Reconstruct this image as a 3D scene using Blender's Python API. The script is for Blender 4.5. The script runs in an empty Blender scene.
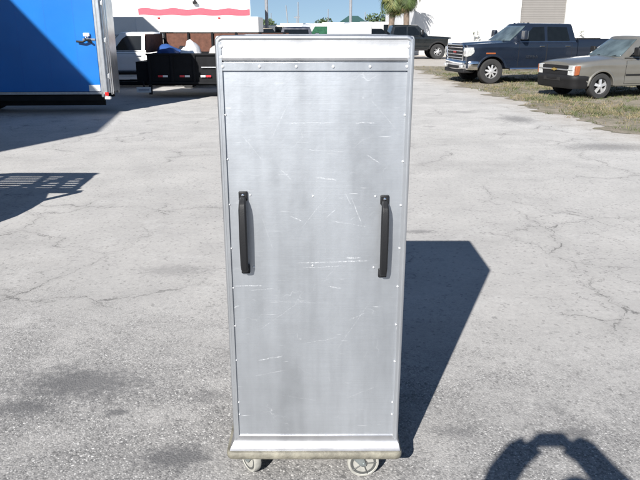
import bpy, bmesh, math, random
from mathutils import Vector, Matrix
random.seed(7)
R = math.radians
S = bpy.context.scene
COL = S.collection

# ------------------------------------------------------------------ camera
CAMZ = 1.75
PITCH = 18.1
cam = bpy.data.objects.new('camera', bpy.data.cameras.new('camera'))
COL.objects.link(cam)
cam.location = (0, 0, CAMZ)
cam.rotation_euler = (R(90 - PITCH), 0, 0)
cam.data.sensor_width = 36
cam.data.lens = 36 * 641 / 640
cam.data.clip_start = 0.02
cam.data.clip_end = 6000
S.camera = cam

# ------------------------------------------------------------------ sky, sun, exposure
SUN_EL = 33.5
SDX, SDY = 0.384, 0.923            # where shadows fall on the ground
w = bpy.data.worlds.new('World'); S.world = w; w.use_nodes = True
wn = w.node_tree.nodes; wl = w.node_tree.links
bg = wn['Background']
sky = wn.new('ShaderNodeTexSky'); sky.sky_type = 'NISHITA'; sky.sun_disc = False
sky.sun_elevation = R(SUN_EL)
sky.sun_rotation = math.atan2(-SDX, -SDY)
sky.air_density = 1.0; sky.dust_density = 0.1; sky.ozone_density = 1.8
# clear, slightly lifted horizon band: sky direction raised a little so the haze-yellow rim sits below the horizon
stc = wn.new('ShaderNodeTexCoord'); sva = wn.new('ShaderNodeVectorMath'); sva.operation = 'ADD'; sva.inputs[1].default_value = (0, 0, 0.13)
svn = wn.new('ShaderNodeVectorMath'); svn.operation = 'NORMALIZE'
wl.new(stc.outputs['Generated'], sva.inputs[0]); wl.new(sva.outputs[0], svn.inputs[0]); wl.new(svn.outputs[0], sky.inputs[0])
wl.new(sky.outputs[0], bg.inputs[0]); bg.inputs[1].default_value = 0.055
sun = bpy.data.lights.new('sun', 'SUN'); sun.energy = 5.0; sun.angle = R(0.5); sun.color = (1.0, 0.965, 0.91)
so = bpy.data.objects.new('sun', sun); COL.objects.link(so)
ce, se = math.cos(R(SUN_EL)), math.sin(R(SUN_EL))
so.rotation_euler = Vector((SDX * ce, SDY * ce, -se)).to_track_quat('-Z', 'Y').to_euler()
so.location = (-10, -20, 20)
S.view_settings.view_transform = 'Standard'; S.view_settings.look = 'None'
S.view_settings.exposure = 0.9; S.view_settings.gamma = 1.0
S.view_settings.use_curve_mapping = False
S.cycles.max_bounces = 6

# ------------------------------------------------------------------ materials
MATS = {}
def mat(name, col, rough=0.6, metal=0.0, var=0.12, scale=6.0, bump=0.0, bscale=60.0, coat=0.0, emit=None, spec=0.5, rvar=0.0):
    if name in MATS: return MATS[name]
    m = bpy.data.materials.new(name); m.use_nodes = True
    n = m.node_tree.nodes; l = m.node_tree.links
    b = n['Principled BSDF']
    b.inputs['Roughness'].default_value = rough
    b.inputs['Metallic'].default_value = metal
    b.inputs['Coat Weight'].default_value = coat
    b.inputs['Coat Roughness'].default_value = 0.06
    b.inputs['Specular IOR Level'].default_value = spec
    tc = n.new('ShaderNodeTexCoord')
    nz = n.new('ShaderNodeTexNoise'); nz.inputs['Scale'].default_value = scale; nz.inputs['Detail'].default_value = 6
    l.new(tc.outputs['Object'], nz.inputs['Vector'])
    mr = n.new('ShaderNodeMapRange'); mr.inputs[1].default_value = 0.25; mr.inputs[2].default_value = 0.75
    mr.inputs[3].default_value = 1 - var; mr.inputs[4].default_value = 1 + var
    l.new(nz.outputs[0], mr.inputs[0])
    hs = n.new('ShaderNodeHueSaturation'); hs.inputs['Color'].default_value = (*col, 1)
    l.new(mr.outputs[0], hs.inputs['Value']); l.new(hs.outputs[0], b.inputs['Base Color'])
    if rvar:
        mr2 = n.new('ShaderNodeMapRange'); mr2.inputs[1].default_value = 0.3; mr2.inputs[2].default_value = 0.7
        mr2.inputs[3].default_value = max(0.02, rough - rvar); mr2.inputs[4].default_value = min(1, rough + rvar)
        nz3 = n.new('ShaderNodeTexNoise'); nz3.inputs['Scale'].default_value = scale * 1.7; nz3.inputs['Detail'].default_value = 5
        l.new(tc.outputs['Object'], nz3.inputs['Vector']); l.new(nz3.outputs[0], mr2.inputs[0]); l.new(mr2.outputs[0], b.inputs['Roughness'])
    if bump:
        n2 = n.new('ShaderNodeTexNoise'); n2.inputs['Scale'].default_value = bscale; n2.inputs['Detail'].default_value = 4
        l.new(tc.outputs['Object'], n2.inputs['Vector'])
        bp = n.new('ShaderNodeBump'); bp.inputs['Strength'].default_value = bump; bp.inputs['Distance'].default_value = 0.01
        l.new(n2.outputs[0], bp.inputs['Height']); l.new(bp.outputs[0], b.inputs['Normal'])
    if emit:
        b.inputs['Emission Color'].default_value = (*emit[:3], 1); b.inputs['Emission Strength'].default_value = emit[3]
    MATS[name] = m
    return m

class NB:
    """small node helper"""
    def __init__(s, m): s.n = m.node_tree.nodes; s.l = m.node_tree.links; s.m = m
    def new(s, t, **k):
        o = s.n.new(t)
        for a, v in k.items():
            if a.startswith('i_'): o.inputs[a[2:].replace('_', ' ')].default_value = v
            else: setattr(o, a, v)
        return o
    def noise(s, vec, scale, detail=6, rough=0.5, dist=0.0):
        o = s.new('ShaderNodeTexNoise'); o.inputs['Scale'].default_value = scale; o.inputs['Detail'].default_value = detail
        o.inputs['Roughness'].default_value = rough; o.inputs['Distortion'].default_value = dist
        s.l.new(vec, o.inputs['Vector']); return o.outputs[0]
    def voro(s, vec, scale, feature='F1', out='Distance'):
        o = s.new('ShaderNodeTexVoronoi'); o.feature = feature; o.inputs['Scale'].default_value = scale
        s.l.new(vec, o.inputs['Vector']); return o.outputs[out]
    def rng(s, v, a, b, c=0.0, d=1.0, smooth=False):
        o = s.new('ShaderNodeMapRange'); o.clamp = True
        if smooth: o.interpolation_type = 'SMOOTHSTEP'
        for i, x in enumerate((a, b, c, d)): o.inputs[i + 1].default_value = x
        s.l.new(v, o.inputs[0]); return o.outputs[0]
    def math(s, op, a, b=0.0, c=0.0):
        o = s.new('ShaderNodeMath'); o.operation = op
        for i, x in enumerate((a, b, c)):
            if isinstance(x, (int, float)): o.inputs[i].default_value = x
            else: s.l.new(x, o.inputs[i])
        return o.outputs[0]
    def mix(s, f, a, b, mode='MIX'):
        o = s.new('ShaderNodeMix'); o.data_type = 'RGBA'; o.blend_type = mode
        for i, x in ((0, f), (6, a), (7, b)):
            if isinstance(x, (int, float)): o.inputs[i].default_value = x
            elif isinstance(x, tuple): o.inputs[i].default_value = (*x, 1)
            else: s.l.new(x, o.inputs[i])
        return o.outputs[2]

BLOTCHES = [(-1.25, 2.95, .36, .17, .8), (-.62, 2.33, .17, .09, .85), (-1.45, 2.72, .18, .08, .75), (-.98, 2.68, .06, .035, .8), (-.55, 2.82, .10, .06, .45), (.62, 2.52, .11, .05, .45), (1.18, 2.52, .09, .04, .65), (4.6, 21.5, .30, .5, .6), (4.1, 13.4, .35, .6, .55), (4.6, 10.1, .8, .35, .5), (-1.1, 4.6, .3, .12, .35), (.9, 5.6, .16, .06, .5), (3.3, 14.6, .22, .22, .3)]
def ground_material():
    m = bpy.data.materials.new('worn_asphalt'); m.use_nodes = True
    k = NB(m); b = k.n['Principled BSDF']
    geo = k.new('ShaderNodeNewGeometry'); P = geo.outputs['Position']
    sep = k.new('ShaderNodeSeparateXYZ'); k.l.new(P, sep.inputs[0]); X, Y = sep.outputs[0], sep.outputs[1]
    # warped coordinates for cracks
    nzc = k.new('ShaderNodeTexNoise'); nzc.inputs['Scale'].default_value = 2.2; nzc.inputs['Detail'].default_value = 5
    k.l.new(P, nzc.inputs['Vector'])
    vm = k.new('ShaderNodeVectorMath'); vm.operation = 'MULTIPLY_ADD'
    k.l.new(nzc.outputs[1], vm.inputs[0]); vm.inputs[1].default_value = (0.6, 0.6, 0.0); k.l.new(P, vm.inputs[2])
    nzd = k.new('ShaderNodeTexNoise'); nzd.inputs['Scale'].default_value = 14; nzd.inputs['Detail'].default_value = 5; nzd.inputs['Roughness'].default_value = 0.7
    k.l.new(P, nzd.inputs['Vector'])
    vm2 = k.new('ShaderNodeVectorMath'); vm2.operation = 'MULTIPLY_ADD'
    k.l.new(nzd.outputs[1], vm2.inputs[0]); vm2.inputs[1].default_value = (0.16, 0.16, 0.0); k.l.new(vm.outputs[0], vm2.inputs[2])
    WP = vm2.outputs[0]
    big = k.noise(P, 0.35, 5, 0.55); mid = k.noise(P, 1.6, 6, 0.6); fine = k.noise(P, 26, 6, 0.75); grit = k.noise(P, 160, 3, 0.7)
    # worn-through coarse aggregate lies near the cart, smoother pale wearing course beyond
    yw = k.math('ADD', Y, k.math('MULTIPLY', k.math('SUBTRACT', mid, 0.5), 2.2))
    yw = k.math('ADD', yw, k.math('MULTIPLY', X, 0.25))
    coarse = k.rng(yw, 2.3, 4.4, 1.0, 0.12, True)
    base = k.mix(k.rng(big, 0.35, 0.68), (0.405, 0.393, 0.38), (0.485, 0.471, 0.456))
    base = k.mix(k.rng(yw, 5, 13, 0, 0.8), base, (0.55, 0.537, 0.52))
    base = k.mix(k.rng(mid, 0.40, 0.72, 0.0, 0.45), base, (0.29, 0.284, 0.280))
    pale = k.rng(k.noise(P, 2.3, 7, .7), .55, .72, 0, .5); base = k.mix(pale, base, (.55, .54, .528))
    base = k.mix(k.rng(fine, 0.40, 0.72, 0, 0.4), base, (0.235, 0.232, 0.23))
    vo = k.new('ShaderNodeTexVoronoi'); vo.inputs['Scale'].default_value = 120; k.l.new(P, vo.inputs['Vector'])
    sc = k.new('ShaderNodeSeparateColor'); k.l.new(vo.outputs['Color'], sc.inputs[0])
    bright = k.math('MULTIPLY', k.rng(sc.outputs[0], 0.70, 0.95), k.rng(vo.outputs['Distance'], 0.55, 0.25))
    dark = k.rng(sc.outputs[1], 0.40, 0.95)
    vo2 = k.new('ShaderNodeTexVoronoi'); vo2.inputs['Scale'].default_value = 62; k.l.new(P, vo2.inputs['Vector'])
    sc2 = k.new('ShaderNodeSeparateColor'); k.l.new(vo2.outputs['Color'], sc2.inputs[0])
    bright2 = k.math('MULTIPLY', k.rng(sc2.outputs[0], 0.80, 0.98), k.rng(vo2.outputs['Distance'], 0.42, 0.2))
    dark2 = k.math('MULTIPLY', k.rng(sc2.outputs[1], 0.72, 0.98), k.rng(vo2.outputs['Distance'], 0.5, 0.2))
    coarse_m = k.math('MULTIPLY', coarse, k.rng(k.noise(P, 3.1, 6, .65), 0.36, 0.58, 0.45, 1.0))
    base = k.mix(k.math('MULTIPLY', coarse_m, 0.78), base, (0.21, 0.206, 0.204))
    base = k.mix(k.math('MULTIPLY', k.math('MULTIPLY', dark, coarse_m), 0.75), base, (0.08, 0.08, 0.082))
    base = k.mix(k.math('MULTIPLY', k.math('MULTIPLY', dark2, coarse_m), 0.7), base, (0.06, 0.06, 0.062))
    base = k.mix(k.math('MULTIPLY', k.math('MULTIPLY', bright, coarse_m), 0.9), base, (0.62, 0.61, 0.595))
    base = k.mix(k.math('MULTIPLY', k.math('MULTIPLY', bright2, coarse_m), 0.85), base, (0.66, 0.65, 0.635))
    # a thin scatter of dark grit everywhere
    base = k.mix(k.math('MULTIPLY', k.rng(sc2.outputs[2], .93, .99), .4), base, (.12, .118, .115))
    # cracks: long wandering ones plus patches of finer alligator cracking, width varying
    wob = k.noise(P, 5, 4, .7)
    net = k.voro(WP, 0.85, 'DISTANCE_TO_EDGE'); net2 = k.voro(WP, 2.9, 'DISTANCE_TO_EDGE')
    line = k.math('LESS_THAN', net, k.rng(wob, .35, .7, .001, .008)); line2 = k.math('LESS_THAN', net2, k.rng(wob, .35, .7, .002, .015))
    m1 = k.rng(k.noise(P, 0.6, 4), 0.49, 0.57); m2 = k.rng(k.noise(WP, 0.5, 4), 0.50, 0.60)
    cr = k.math('MAXIMUM', k.math('MULTIPLY', line, m1), k.math('MULTIPLY', line2, k.math('MULTIPLY', m2, .85)))
    cr = k.math('MULTIPLY', cr, k.rng(k.noise(P, 11, 4, .7), 0.36, 0.52, 0.1, 1.0))
    cr = k.math('MULTIPLY', cr, k.rng(Y, 14, 30, 1, .3))
    halo = k.math('MULTIPLY', k.rng(net, 0, .06, 1, 0), m1)
    base = k.mix(k.math('MULTIPLY', halo, .22), base, (.2, .195, .19))
    base = k.mix(k.math('MULTIPLY', cr, 0.58), base, (0.06, 0.059, 0.058))
    # oil stains, soot patches where the surface has scuffed off
    rough_n = k.noise(P, 34, 4, .7)
    st = k.rng(k.math('ADD', k.noise(P, 1.15, 6, 0.66), k.math('MULTIPLY', k.math('SUBTRACT', rough_n, .5), .12)), 0.63, 0.70)
    st2 = k.rng(k.math('ADD', k.noise(P, 5.0, 4, 0.6), k.math('MULTIPLY', k.math('SUBTRACT', rough_n, .5), .2)), 0.67, 0.73)
    stain = k.math('MAXIMUM', k.math('MULTIPLY', st, .9), k.math('MULTIPLY', st2, k.rng(Y, 3, 8, .95, .45)))
    base = k.mix(k.math('MULTIPLY', stain, 0.55), base, (0.09, 0.09, 0.092))
    # named blotches: dark worn patches that lie left in front of the cart and tar patches near the verge
    def blotch(cx, cy, rx, ry, f):
        nonlocal base
        u = k.math('MULTIPLY', k.math('SUBTRACT', X, cx), 1 / rx); v = k.math('MULTIPLY', k.math('SUBTRACT', Y, cy), 1 / ry)
        d = k.math('SQRT', k.math('ADD', k.math('MULTIPLY', u, u), k.math('MULTIPLY', v, v)))
        d = k.math('ADD', d, k.math('MULTIPLY', k.math('SUBTRACT', k.noise(P, 7 / max(.3, ry), 7, .82), .5), 3.6))
        base = k.mix(k.rng(d, 1.25, .45, 0, f), base, (.10, .10, .104))
    for q in BLOTCHES: blotch(*q)
    # dragged tyre tracks
    mp = k.new('ShaderNodeMapping'); mp.inputs['Scale'].default_value = (0.16, 1.1, 1.0); mp.inputs['Rotation'].default_value = (0, 0, 0.5)
    k.l.new(P, mp.inputs['Vector'])
    tr = k.rng(k.noise(mp.outputs[0], 1.0, 6, 0.68), 0.52, 0.75)
    base = k.mix(k.math('MULTIPLY', tr, 0.28), base, (0.22, 0.215, 0.21))
    # sand washed out from the verge
    sx = k.math('SUBTRACT', X, k.rng(Y, 10, 24, 5.6, 4.4)); sx = k.math('ADD', sx, k.math('MULTIPLY', k.math('SUBTRACT', k.noise(P, 1.6, 6, .75), .5), 2.0))
    sand = k.math('MULTIPLY', k.rng(sx, -.9, .2), k.rng(fine, .35, .6, .35, 1)); base = k.mix(k.math('MULTIPLY', sand, .6), base, (.34, .29, .235))
    k.l.new(base, b.inputs['Base Color'])
    b.inputs['Roughness'].default_value = 0.92; b.inputs['Specular IOR Level'].default_value = 0.2
    h = k.math('ADD', k.math('MULTIPLY', fine, 0.5), k.math('MULTIPLY', vo.outputs['Distance'], k.math('MULTIPLY', coarse, -0.9)))
    h = k.math('ADD', h, k.math('MULTIPLY', grit, 0.35))
    h = k.math('SUBTRACT', h, k.math('MULTIPLY', cr, 1.2))
    bp = k.new('ShaderNodeBump'); bp.inputs['Strength'].default_value = 0.30; bp.inputs['Distance'].default_value = 0.008
    k.l.new(h, bp.inputs['Height']); k.l.new(bp.outputs[0], b.inputs['Normal'])
    return m

def verge_material():
    m = bpy.data.materials.new('sandy_verge'); m.use_nodes = True
    k = NB(m); b = k.n['Principled BSDF']
    geo = k.new('ShaderNodeNewGeometry'); P = geo.outputs['Position']
    a = k.noise(P, 0.9, 6, 0.65); c = k.noise(P, 4.5, 6, 0.7); d = k.noise(P, 40, 4, 0.7)
    col = k.mix(k.rng(a, 0.38, 0.6), (0.30, 0.255, 0.21), (0.15, 0.12, 0.09))
    col = k.mix(k.rng(c, 0.42, 0.62), col, (0.10, 0.10, 0.05))
    col = k.mix(k.rng(d, 0.4, 0.7, 0, 0.5), col, (0.42, 0.38, 0.31))
    k.l.new(col, b.inputs['Base Color']); b.inputs['Roughness'].default_value = 0.95
    bp = k.new('ShaderNodeBump'); bp.inputs['Strength'].default_value = 0.7; bp.inputs['Distance'].default_value = 0.03
    k.l.new(k.math('ADD', c, d), bp.inputs['Height']); k.l.new(bp.outputs[0], b.inputs['Normal'])
    return m

def aluminium(name, base=(0.78, 0.79, 0.80), rough=0.42, scratch=1.0, vertical=False, segs=None):
    """worn mill-finish sheet: brushed grain, cloudy oxidation, scattered scratches, painted upright reflections"""
    m = bpy.data.materials.new(name); m.use_nodes = True
    k = NB(m); b = k.n['Principled BSDF']
    tc = k.new('ShaderNodeTexCoord'); P = tc.outputs['Object']
    cloud = k.noise(P, 3.0, 6, 0.6); blot = k.noise(P, 11.0, 5, 0.65)
    mp = k.new('ShaderNodeMapping'); mp.inputs['Scale'].default_value = (4, 4, 220) if not vertical else (220, 220, 4)
    k.l.new(P, mp.inputs['Vector']); grain = k.noise(mp.outputs[0], 1.0, 4, 0.6)
    mp1 = k.new('ShaderNodeMapping'); mp1.inputs['Scale'].default_value = (18, 18, 2.0)
    k.l.new(P, mp1.inputs['Vector']); streak = k.noise(mp1.outputs[0], 1.0, 4, 0.6)
    def scr(rot, sx, sz, lo, hi, ms, ml, mh, seed):
        q = k.new('ShaderNodeMapping'); q.inputs['Rotation'].default_value = (0, rot, 0)
        q.inputs['Scale'].default_value = (sx, 1, sz); q.inputs['Location'].default_value = (seed, seed * 2, seed)
        k.l.new(P, q.inputs['Vector'])
        q2 = k.new('ShaderNodeMapping'); q2.inputs['Location'].default_value = (seed * 3, seed, 0); k.l.new(P, q2.inputs['Vector'])
        return k.math('MULTIPLY', k.rng(k.noise(q.outputs[0], 1.0, 2, 0.5), lo, hi), k.rng(k.noise(q2.outputs[0], ms, 3), ml, mh))
    s1 = scr(0.05, 7, 260, 0.74, 0.80, 9, 0.56, 0.64, 3.1)
    s3 = scr(0.9, 10, 300, 0.72, 0.80, 8, 0.55, 0.62, 11.3)
    s4 = scr(-0.7, 12, 320, 0.72, 0.80, 8, 0.56, 0.64, 17.9)
    # curved hairline scuffs: cell borders of warped coordinates, kept only in scattered clusters
    wz = k.new('ShaderNodeTexNoise'); wz.inputs['Scale'].default_value = 6; wz.inputs['Detail'].default_value = 3; k.l.new(P, wz.inputs['Vector'])
    wv = k.new('ShaderNodeVectorMath'); wv.operation = 'MULTIPLY_ADD'; k.l.new(wz.outputs[1], wv.inputs[0]); wv.inputs[1].default_value = (.22, .22, .22); k.l.new(P, wv.inputs[2])
    hair = k.rng(k.voro(wv.outputs[0], 14, 'DISTANCE_TO_EDGE'), 0.0, 0.010, 1.0, 0.0)
    hair = k.math('MULTIPLY', hair, k.rng(k.noise(P, 13, 4, .6), .60, .70, 0, .28))
    hair2 = k.rng(k.voro(wv.outputs[0], 5, 'DISTANCE_TO_EDGE'), 0.0, 0.004, 1.0, 0.0)
    hair2 = k.math('MULTIPLY', hair2, k.rng(k.noise(P, 8, 4, .6), .54, .66, 0, .2))
    sall = k.math('MAXIMUM', k.math('MULTIPLY', s1, .7), k.math('MULTIPLY', k.math('MAXIMUM', s3, s4), .55))
    sall = k.math('MAXIMUM', sall, k.math('MAXIMUM', hair, hair2))
    if segs:
        brk = k.rng(k.noise(P, 150, 4, .8), .42, .66)
        jit = k.math('MULTIPLY', k.math('SUBTRACT', k.noise(P, 30, 3, .6), .5), .010)
        px = k.new('ShaderNodeSeparateXYZ'); k.l.new(P, px.inputs[0])
        xx, zz = px.outputs[0], k.math('ADD', px.outputs[2], jit)
        tot = None
        for (x0, z0, x1, z1, wd) in segs:
            L = math.hypot(x1 - x0, z1 - z0); c, s_ = (x1 - x0) / L, (z1 - z0) / L; mx, mz = (x0 + x1) / 2, (z0 + z1) / 2
            u = k.math('MULTIPLY_ADD', xx, c, k.math('MULTIPLY_ADD', zz, s_, -(mx * c + mz * s_)))
            v = k.math('MULTIPLY_ADD', xx, -s_, k.math('MULTIPLY_ADD', zz, c, mx * s_ - mz * c))
            mu = k.rng(k.math('ABSOLUTE', u), L / 2, L * .35); mv = k.rng(k.math('ABSOLUTE', v), .0014 * wd, .0002 * wd)
            q = k.math('MULTIPLY', mu, mv); q = k.math('MULTIPLY', q, min(1, .08 + wd * .20))
            tot = q if tot is None else k.math('MAXIMUM', tot, q)
        sall = k.math('MAXIMUM', sall, k.math('MULTIPLY', tot, brk))
    sall = k.math('MULTIPLY', sall, scratch)
    dots = k.rng(k.noise(P, 150, 2, 0.5), 0.76, 0.82)
    dots = k.math('MULTIPLY', dots, 0.3 * scratch)
    sall = k.math('MAXIMUM', sall, dots)
    mps = k.new('ShaderNodeMapping'); mps.inputs['Scale'].default_value = (7, 7, .9); k.l.new(P, mps.inputs['Vector'])
    painted_sheen = k.noise(mps.outputs[0], 1.0, 4, .55)  # broad upright reflections painted into the base colour
    col = k.mix(k.rng(cloud, 0.35, 0.65), tuple(x * 0.86 for x in base), base)
    col = k.mix(k.rng(painted_sheen, .35, .66), col, tuple(min(1, x * 1.28) for x in base))
    col = k.mix(k.rng(blot, 0.45, 0.75, 0, 0.35), col, tuple(min(1, x * 1.12) for x in base))
    col = k.mix(k.rng(grain, 0.3, 0.7, 0, 0.22), col, tuple(x * 0.8 for x in base))
    col = k.mix(k.rng(streak, 0.5, 0.8, 0, 0.35), col, tuple(x * 0.78 for x in base))
    col = k.mix(sall, col, (0.96, 0.96, 0.96))
    k.l.new(col, b.inputs['Base Color'])
    met = k.math('SUBTRACT', 0.86, k.math('MULTIPLY', sall, 0.75)); k.l.new(met, b.inputs['Metallic'])
    rr = k.math('ADD', rough - 0.06, k.math('MULTIPLY', blot, 0.12))
    rr = k.math('ADD', rr, k.math('MULTIPLY', grain, 0.05))
    k.l.new(k.math('ADD', rr, k.math('MULTIPLY', sall, 0.2)), b.inputs['Roughness'])
    b.inputs['Anisotropic'].default_value = 0.0
    bp = k.new('ShaderNodeBump'); bp.inputs['Strength'].default_value = 0.06; bp.inputs['Distance'].default_value = 0.002
    k.l.new(grain, bp.inputs['Height'])
    bp2 = k.new('ShaderNodeBump'); bp2.inputs['Strength'].default_value = 0.12; bp2.inputs['Distance'].default_value = 0.02
    k.l.new(cloud, bp2.inputs['Height']); k.l.new(bp.outputs[0], bp2.inputs['Normal'])
    k.l.new(bp2.outputs[0], b.inputs['Normal'])
    return m

def corrugated(name, col, pitch, axis=0, depth=0.6, var=0.06):
    m = bpy.data.materials.new(name); m.use_nodes = True
    k = NB(m); b = k.n['Principled BSDF']
    tc = k.new('ShaderNodeTexCoord'); P = tc.outputs['Object']
    sep = k.new('ShaderNodeSeparateXYZ'); k.l.new(P, sep.inputs[0])
    wv = k.math('SINE', k.math('MULTIPLY', sep.outputs[axis], 2 * math.pi / pitch))
    rib = k.rng(wv, 0.4, 0.9)
    nz = k.noise(P, 0.7, 6, 0.6)
    mp = k.new('ShaderNodeMapping'); mp.inputs['Scale'].default_value = (3, 3, 0.25); k.l.new(P, mp.inputs['Vector'])
    st = k.noise(mp.outputs[0], 1.0, 5, 0.6)
    c = k.mix(k.rng(nz, 0.3, 0.7, 0, 1), tuple(x * (1 - var) for x in col), col)
    c = k.mix(k.rng(st, 0.55, 0.8, 0, 0.25), c, tuple(x * 0.72 for x in col))
    k.l.new(c, b.inputs['Base Color']); b.inputs['Roughness'].default_value = 0.55
    bp = k.new('ShaderNodeBump'); bp.inputs['Strength'].default_value = depth; bp.inputs['Distance'].default_value = 0.03
    k.l.new(rib, bp.inputs['Height']); k.l.new(bp.outputs[0], b.inputs['Normal'])
    return m

# ------------------------------------------------------------------ mesh helpers
class MB:
    def __init__(s): s.v = []; s.f = []
    def add(s, vs, fs):
        o = len(s.v); s.v += [tuple(p) for p in vs]; s.f += [tuple(i + o for i in f) for f in fs]; return s
    def box(s, x0, x1, y0, y1, z0, z1):
        return s.add([(x0, y0, z0), (x1, y0, z0), (x1, y1, z0), (x0, y1, z0), (x0, y0, z1), (x1, y0, z1), (x1, y1, z1), (x0, y1, z1)],
                     [(0, 3, 2, 1), (4, 5, 6, 7), (0, 1, 5, 4), (1, 2, 6, 5), (2, 3, 7, 6), (3, 0, 4, 7)])
    def prism(s, poly, a, b, axis='y'):
        """poly of 2-D points extruded from a to b; axis y: poly=(x,z); x: poly=(y,z); z: poly=(x,y)"""
        n = len(poly)
        def P(p, d): return {'y': (p[0], d, p[1]), 'x': (d, p[0], p[1]), 'z': (p[0], p[1], d)}[axis]
        s.add([P(p, a) for p in poly] + [P(p, b) for p in poly],
              [tuple(range(n))[::-1], tuple(range(n, 2 * n))] + [(i, (i + 1) % n, n + (i + 1) % n, n + i) for i in range(n)])
        return s
    def tube(s, pts, r, n=8, cap=True):
        pts = [Vector(p) for p in pts]; rs = r if isinstance(r, (list, tuple)) else [r] * len(pts)
        rings = []; ref = None
        for i, p in enumerate(pts):
            d = (pts[min(i + 1, len(pts) - 1)] - pts[max(i - 1, 0)]).normalized()
            if ref is None: ref = Vector((0, 0, 1)) if abs(d.z) < 0.9 else Vector((1, 0, 0))
            a = d.cross(ref)
            if a.length < 1e-4: a = d.cross(Vector((0, 1, 0)))
            a.normalize(); b = a.cross(d).normalized(); ref = b
            rings.append([p + (a * math.cos(2 * math.pi * j / n) + b * math.sin(2 * math.pi * j / n)) * rs[i] for j in range(n)])
        return s.loft(rings, cap)
    def loft(s, rings, cap=True, closed=True):
        n = len(rings[0]); vs = [p for r_ in rings for p in r_]; fs = []
        for i in range(len(rings) - 1):
            for j in range(n if closed else n - 1):
                fs.append((i * n + j, i * n + (j + 1) % n, (i + 1) * n + (j + 1) % n, (i + 1) * n + j))
        if cap and closed:
            fs.append(tuple(range(n))[::-1]); fs.append(tuple(range((len(rings) - 1) * n, len(rings) * n)))
        return s.add(vs, fs)
    def lathe(s, prof, c=(0, 0, 0), axis='y', n=28, cap=False):
        rings = []
        for (r, d) in prof:
            ring = []
            for j in range(n):
                a = 2 * math.pi * j / n; u, v_ = r * math.cos(a), r * math.sin(a)
                ring.append({'y': (c[0] + u, c[1] + d, c[2] + v_), 'x': (c[0] + d, c[1] + u, c[2] + v_), 'z': (c[0] + u, c[1] + v_, c[2] + d)}[axis])
            rings.append(ring)
        return s.loft(rings, cap)
    def sphere(s, c, r, n=8, m=5):
        rr = r if isinstance(r, (list, tuple)) else (r, r, r)
        rings = []
        for i in range(m + 1):
            t = math.pi * (i + 0.001) / (m + 0.002)
            rings.append([(c[0] + rr[0] * math.sin(t) * math.cos(2 * math.pi * j / n), c[1] + rr[1] * math.sin(t) * math.sin(2 * math.pi * j / n), c[2] - rr[2] * math.cos(t)) for j in range(n)])
        return s.loft(rings, True)
    def build(s, name, m, parent=None, loc=None, smooth=True, ang=40, bevel=0.0, seg=2, rot=None):
        me = bpy.data.meshes.new(name); me.from_pydata(s.v, [], s.f); me.update()
        bm = bmesh.new(); bm.from_mesh(me); bmesh.ops.recalc_face_normals(bm, faces=bm.faces[:]); bm.to_mesh(me); bm.free()
        if smooth:
            for p in me.polygons: p.use_smooth = True
            me.set_sharp_from_angle(angle=R(ang))
        me.materials.append(m)
        o = bpy.data.objects.new(name, me); COL.objects.link(o)
        if parent: o.parent = parent
        if loc: o.location = loc
        if rot: o.rotation_euler = rot
        if bevel:
            bv = o.modifiers.new('bevel', 'BEVEL'); bv.width = bevel; bv.segments = seg; bv.limit_method = 'ANGLE'; bv.angle_limit = R(35)
        return o

def tag(o, label=None, cat=None, group=None, kind=None):
    if label: o['label'] = label
    if cat: o['category'] = cat
    if group: o['group'] = group
    if kind: o['kind'] = kind
    return o
def empty(name, loc=(0, 0, 0), rz=0.0, parent=None):
    o = bpy.data.objects.new(name, None); COL.objects.link(o); o.location = loc; o.rotation_euler = (0, 0, rz)
    o.empty_display_size = 0.1
    if parent: o.parent = parent
    return o
def clone(o, parent=None, loc=None):
    c = o.copy(); COL.objects.link(c)
    if parent: c.parent = parent
    if loc is not None: c.location = loc
    for ch in [x for x in o.children]:
        clone(ch, c)
    return c
def text_mesh(name, body, size, m, parent, loc, rot, ext=0.002):
    cu = bpy.data.curves.new(name, 'FONT'); cu.body = body; cu.size = size; cu.extrude = ext; cu.align_x = 'CENTER'; cu.align_y = 'CENTER'
    t = bpy.data.objects.new(name, cu); COL.objects.link(t)
    dg = bpy.context.evaluated_depsgraph_get(); me = bpy.data.meshes.new_from_object(t.evaluated_get(dg))
    bpy.data.objects.remove(t); o = bpy.data.objects.new(name, me); COL.objects.link(o)
    me.materials.clear(); me.materials.append(m); o.parent = parent; o.location = loc; o.rotation_euler = rot
    return o

# shared materials
M_rubber = mat('tyre_rubber', (0.022, 0.022, 0.023), 0.85, bump=0.3, bscale=90)
M_black = mat('black_plastic', (0.011, 0.011, 0.012), 0.62, spec=0.3, bump=0.15, bscale=200)
M_under = mat('underbody_dark', (0.012, 0.012, 0.012), 0.95, var=0.3)  # near-black for chassis, seams and slots, also the sheet shading the trailer underside
M_chrome = mat('chrome', (0.78, 0.78, 0.79), 0.14, 1.0, var=0.05)
M_alloy = mat('alloy', (0.55, 0.55, 0.56), 0.42, 0.5, var=0.08)
M_glass = mat('dark_tinted_glass', (0.006, 0.008, 0.010), 0.05, var=0.2, spec=0.35)
M_wind = mat('windshield_glass', (0.075, 0.10, 0.11), 0.05, var=0.5, scale=3, spec=0.9)  # teal base colour stands in for part of the sky reflection
M_lamp = mat('lamp_lens', (0.62, 0.63, 0.62), 0.08, 0.35, var=0.25, scale=25, coat=1.0)
M_amber = mat('amber_lens', (0.30, 0.085, 0.03), 0.2, coat=1.0)
M_red = mat('red_lens', (0.5, 0.02, 0.02), 0.2, coat=1.0)
M_white = mat('white_paint', (0.78, 0.78, 0.77), 0.4, var=0.04, coat=0.3)
M_steel = mat('galvanised_steel', (0.5, 0.51, 0.52), 0.4, 0.8, var=0.15, scale=20)

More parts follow.
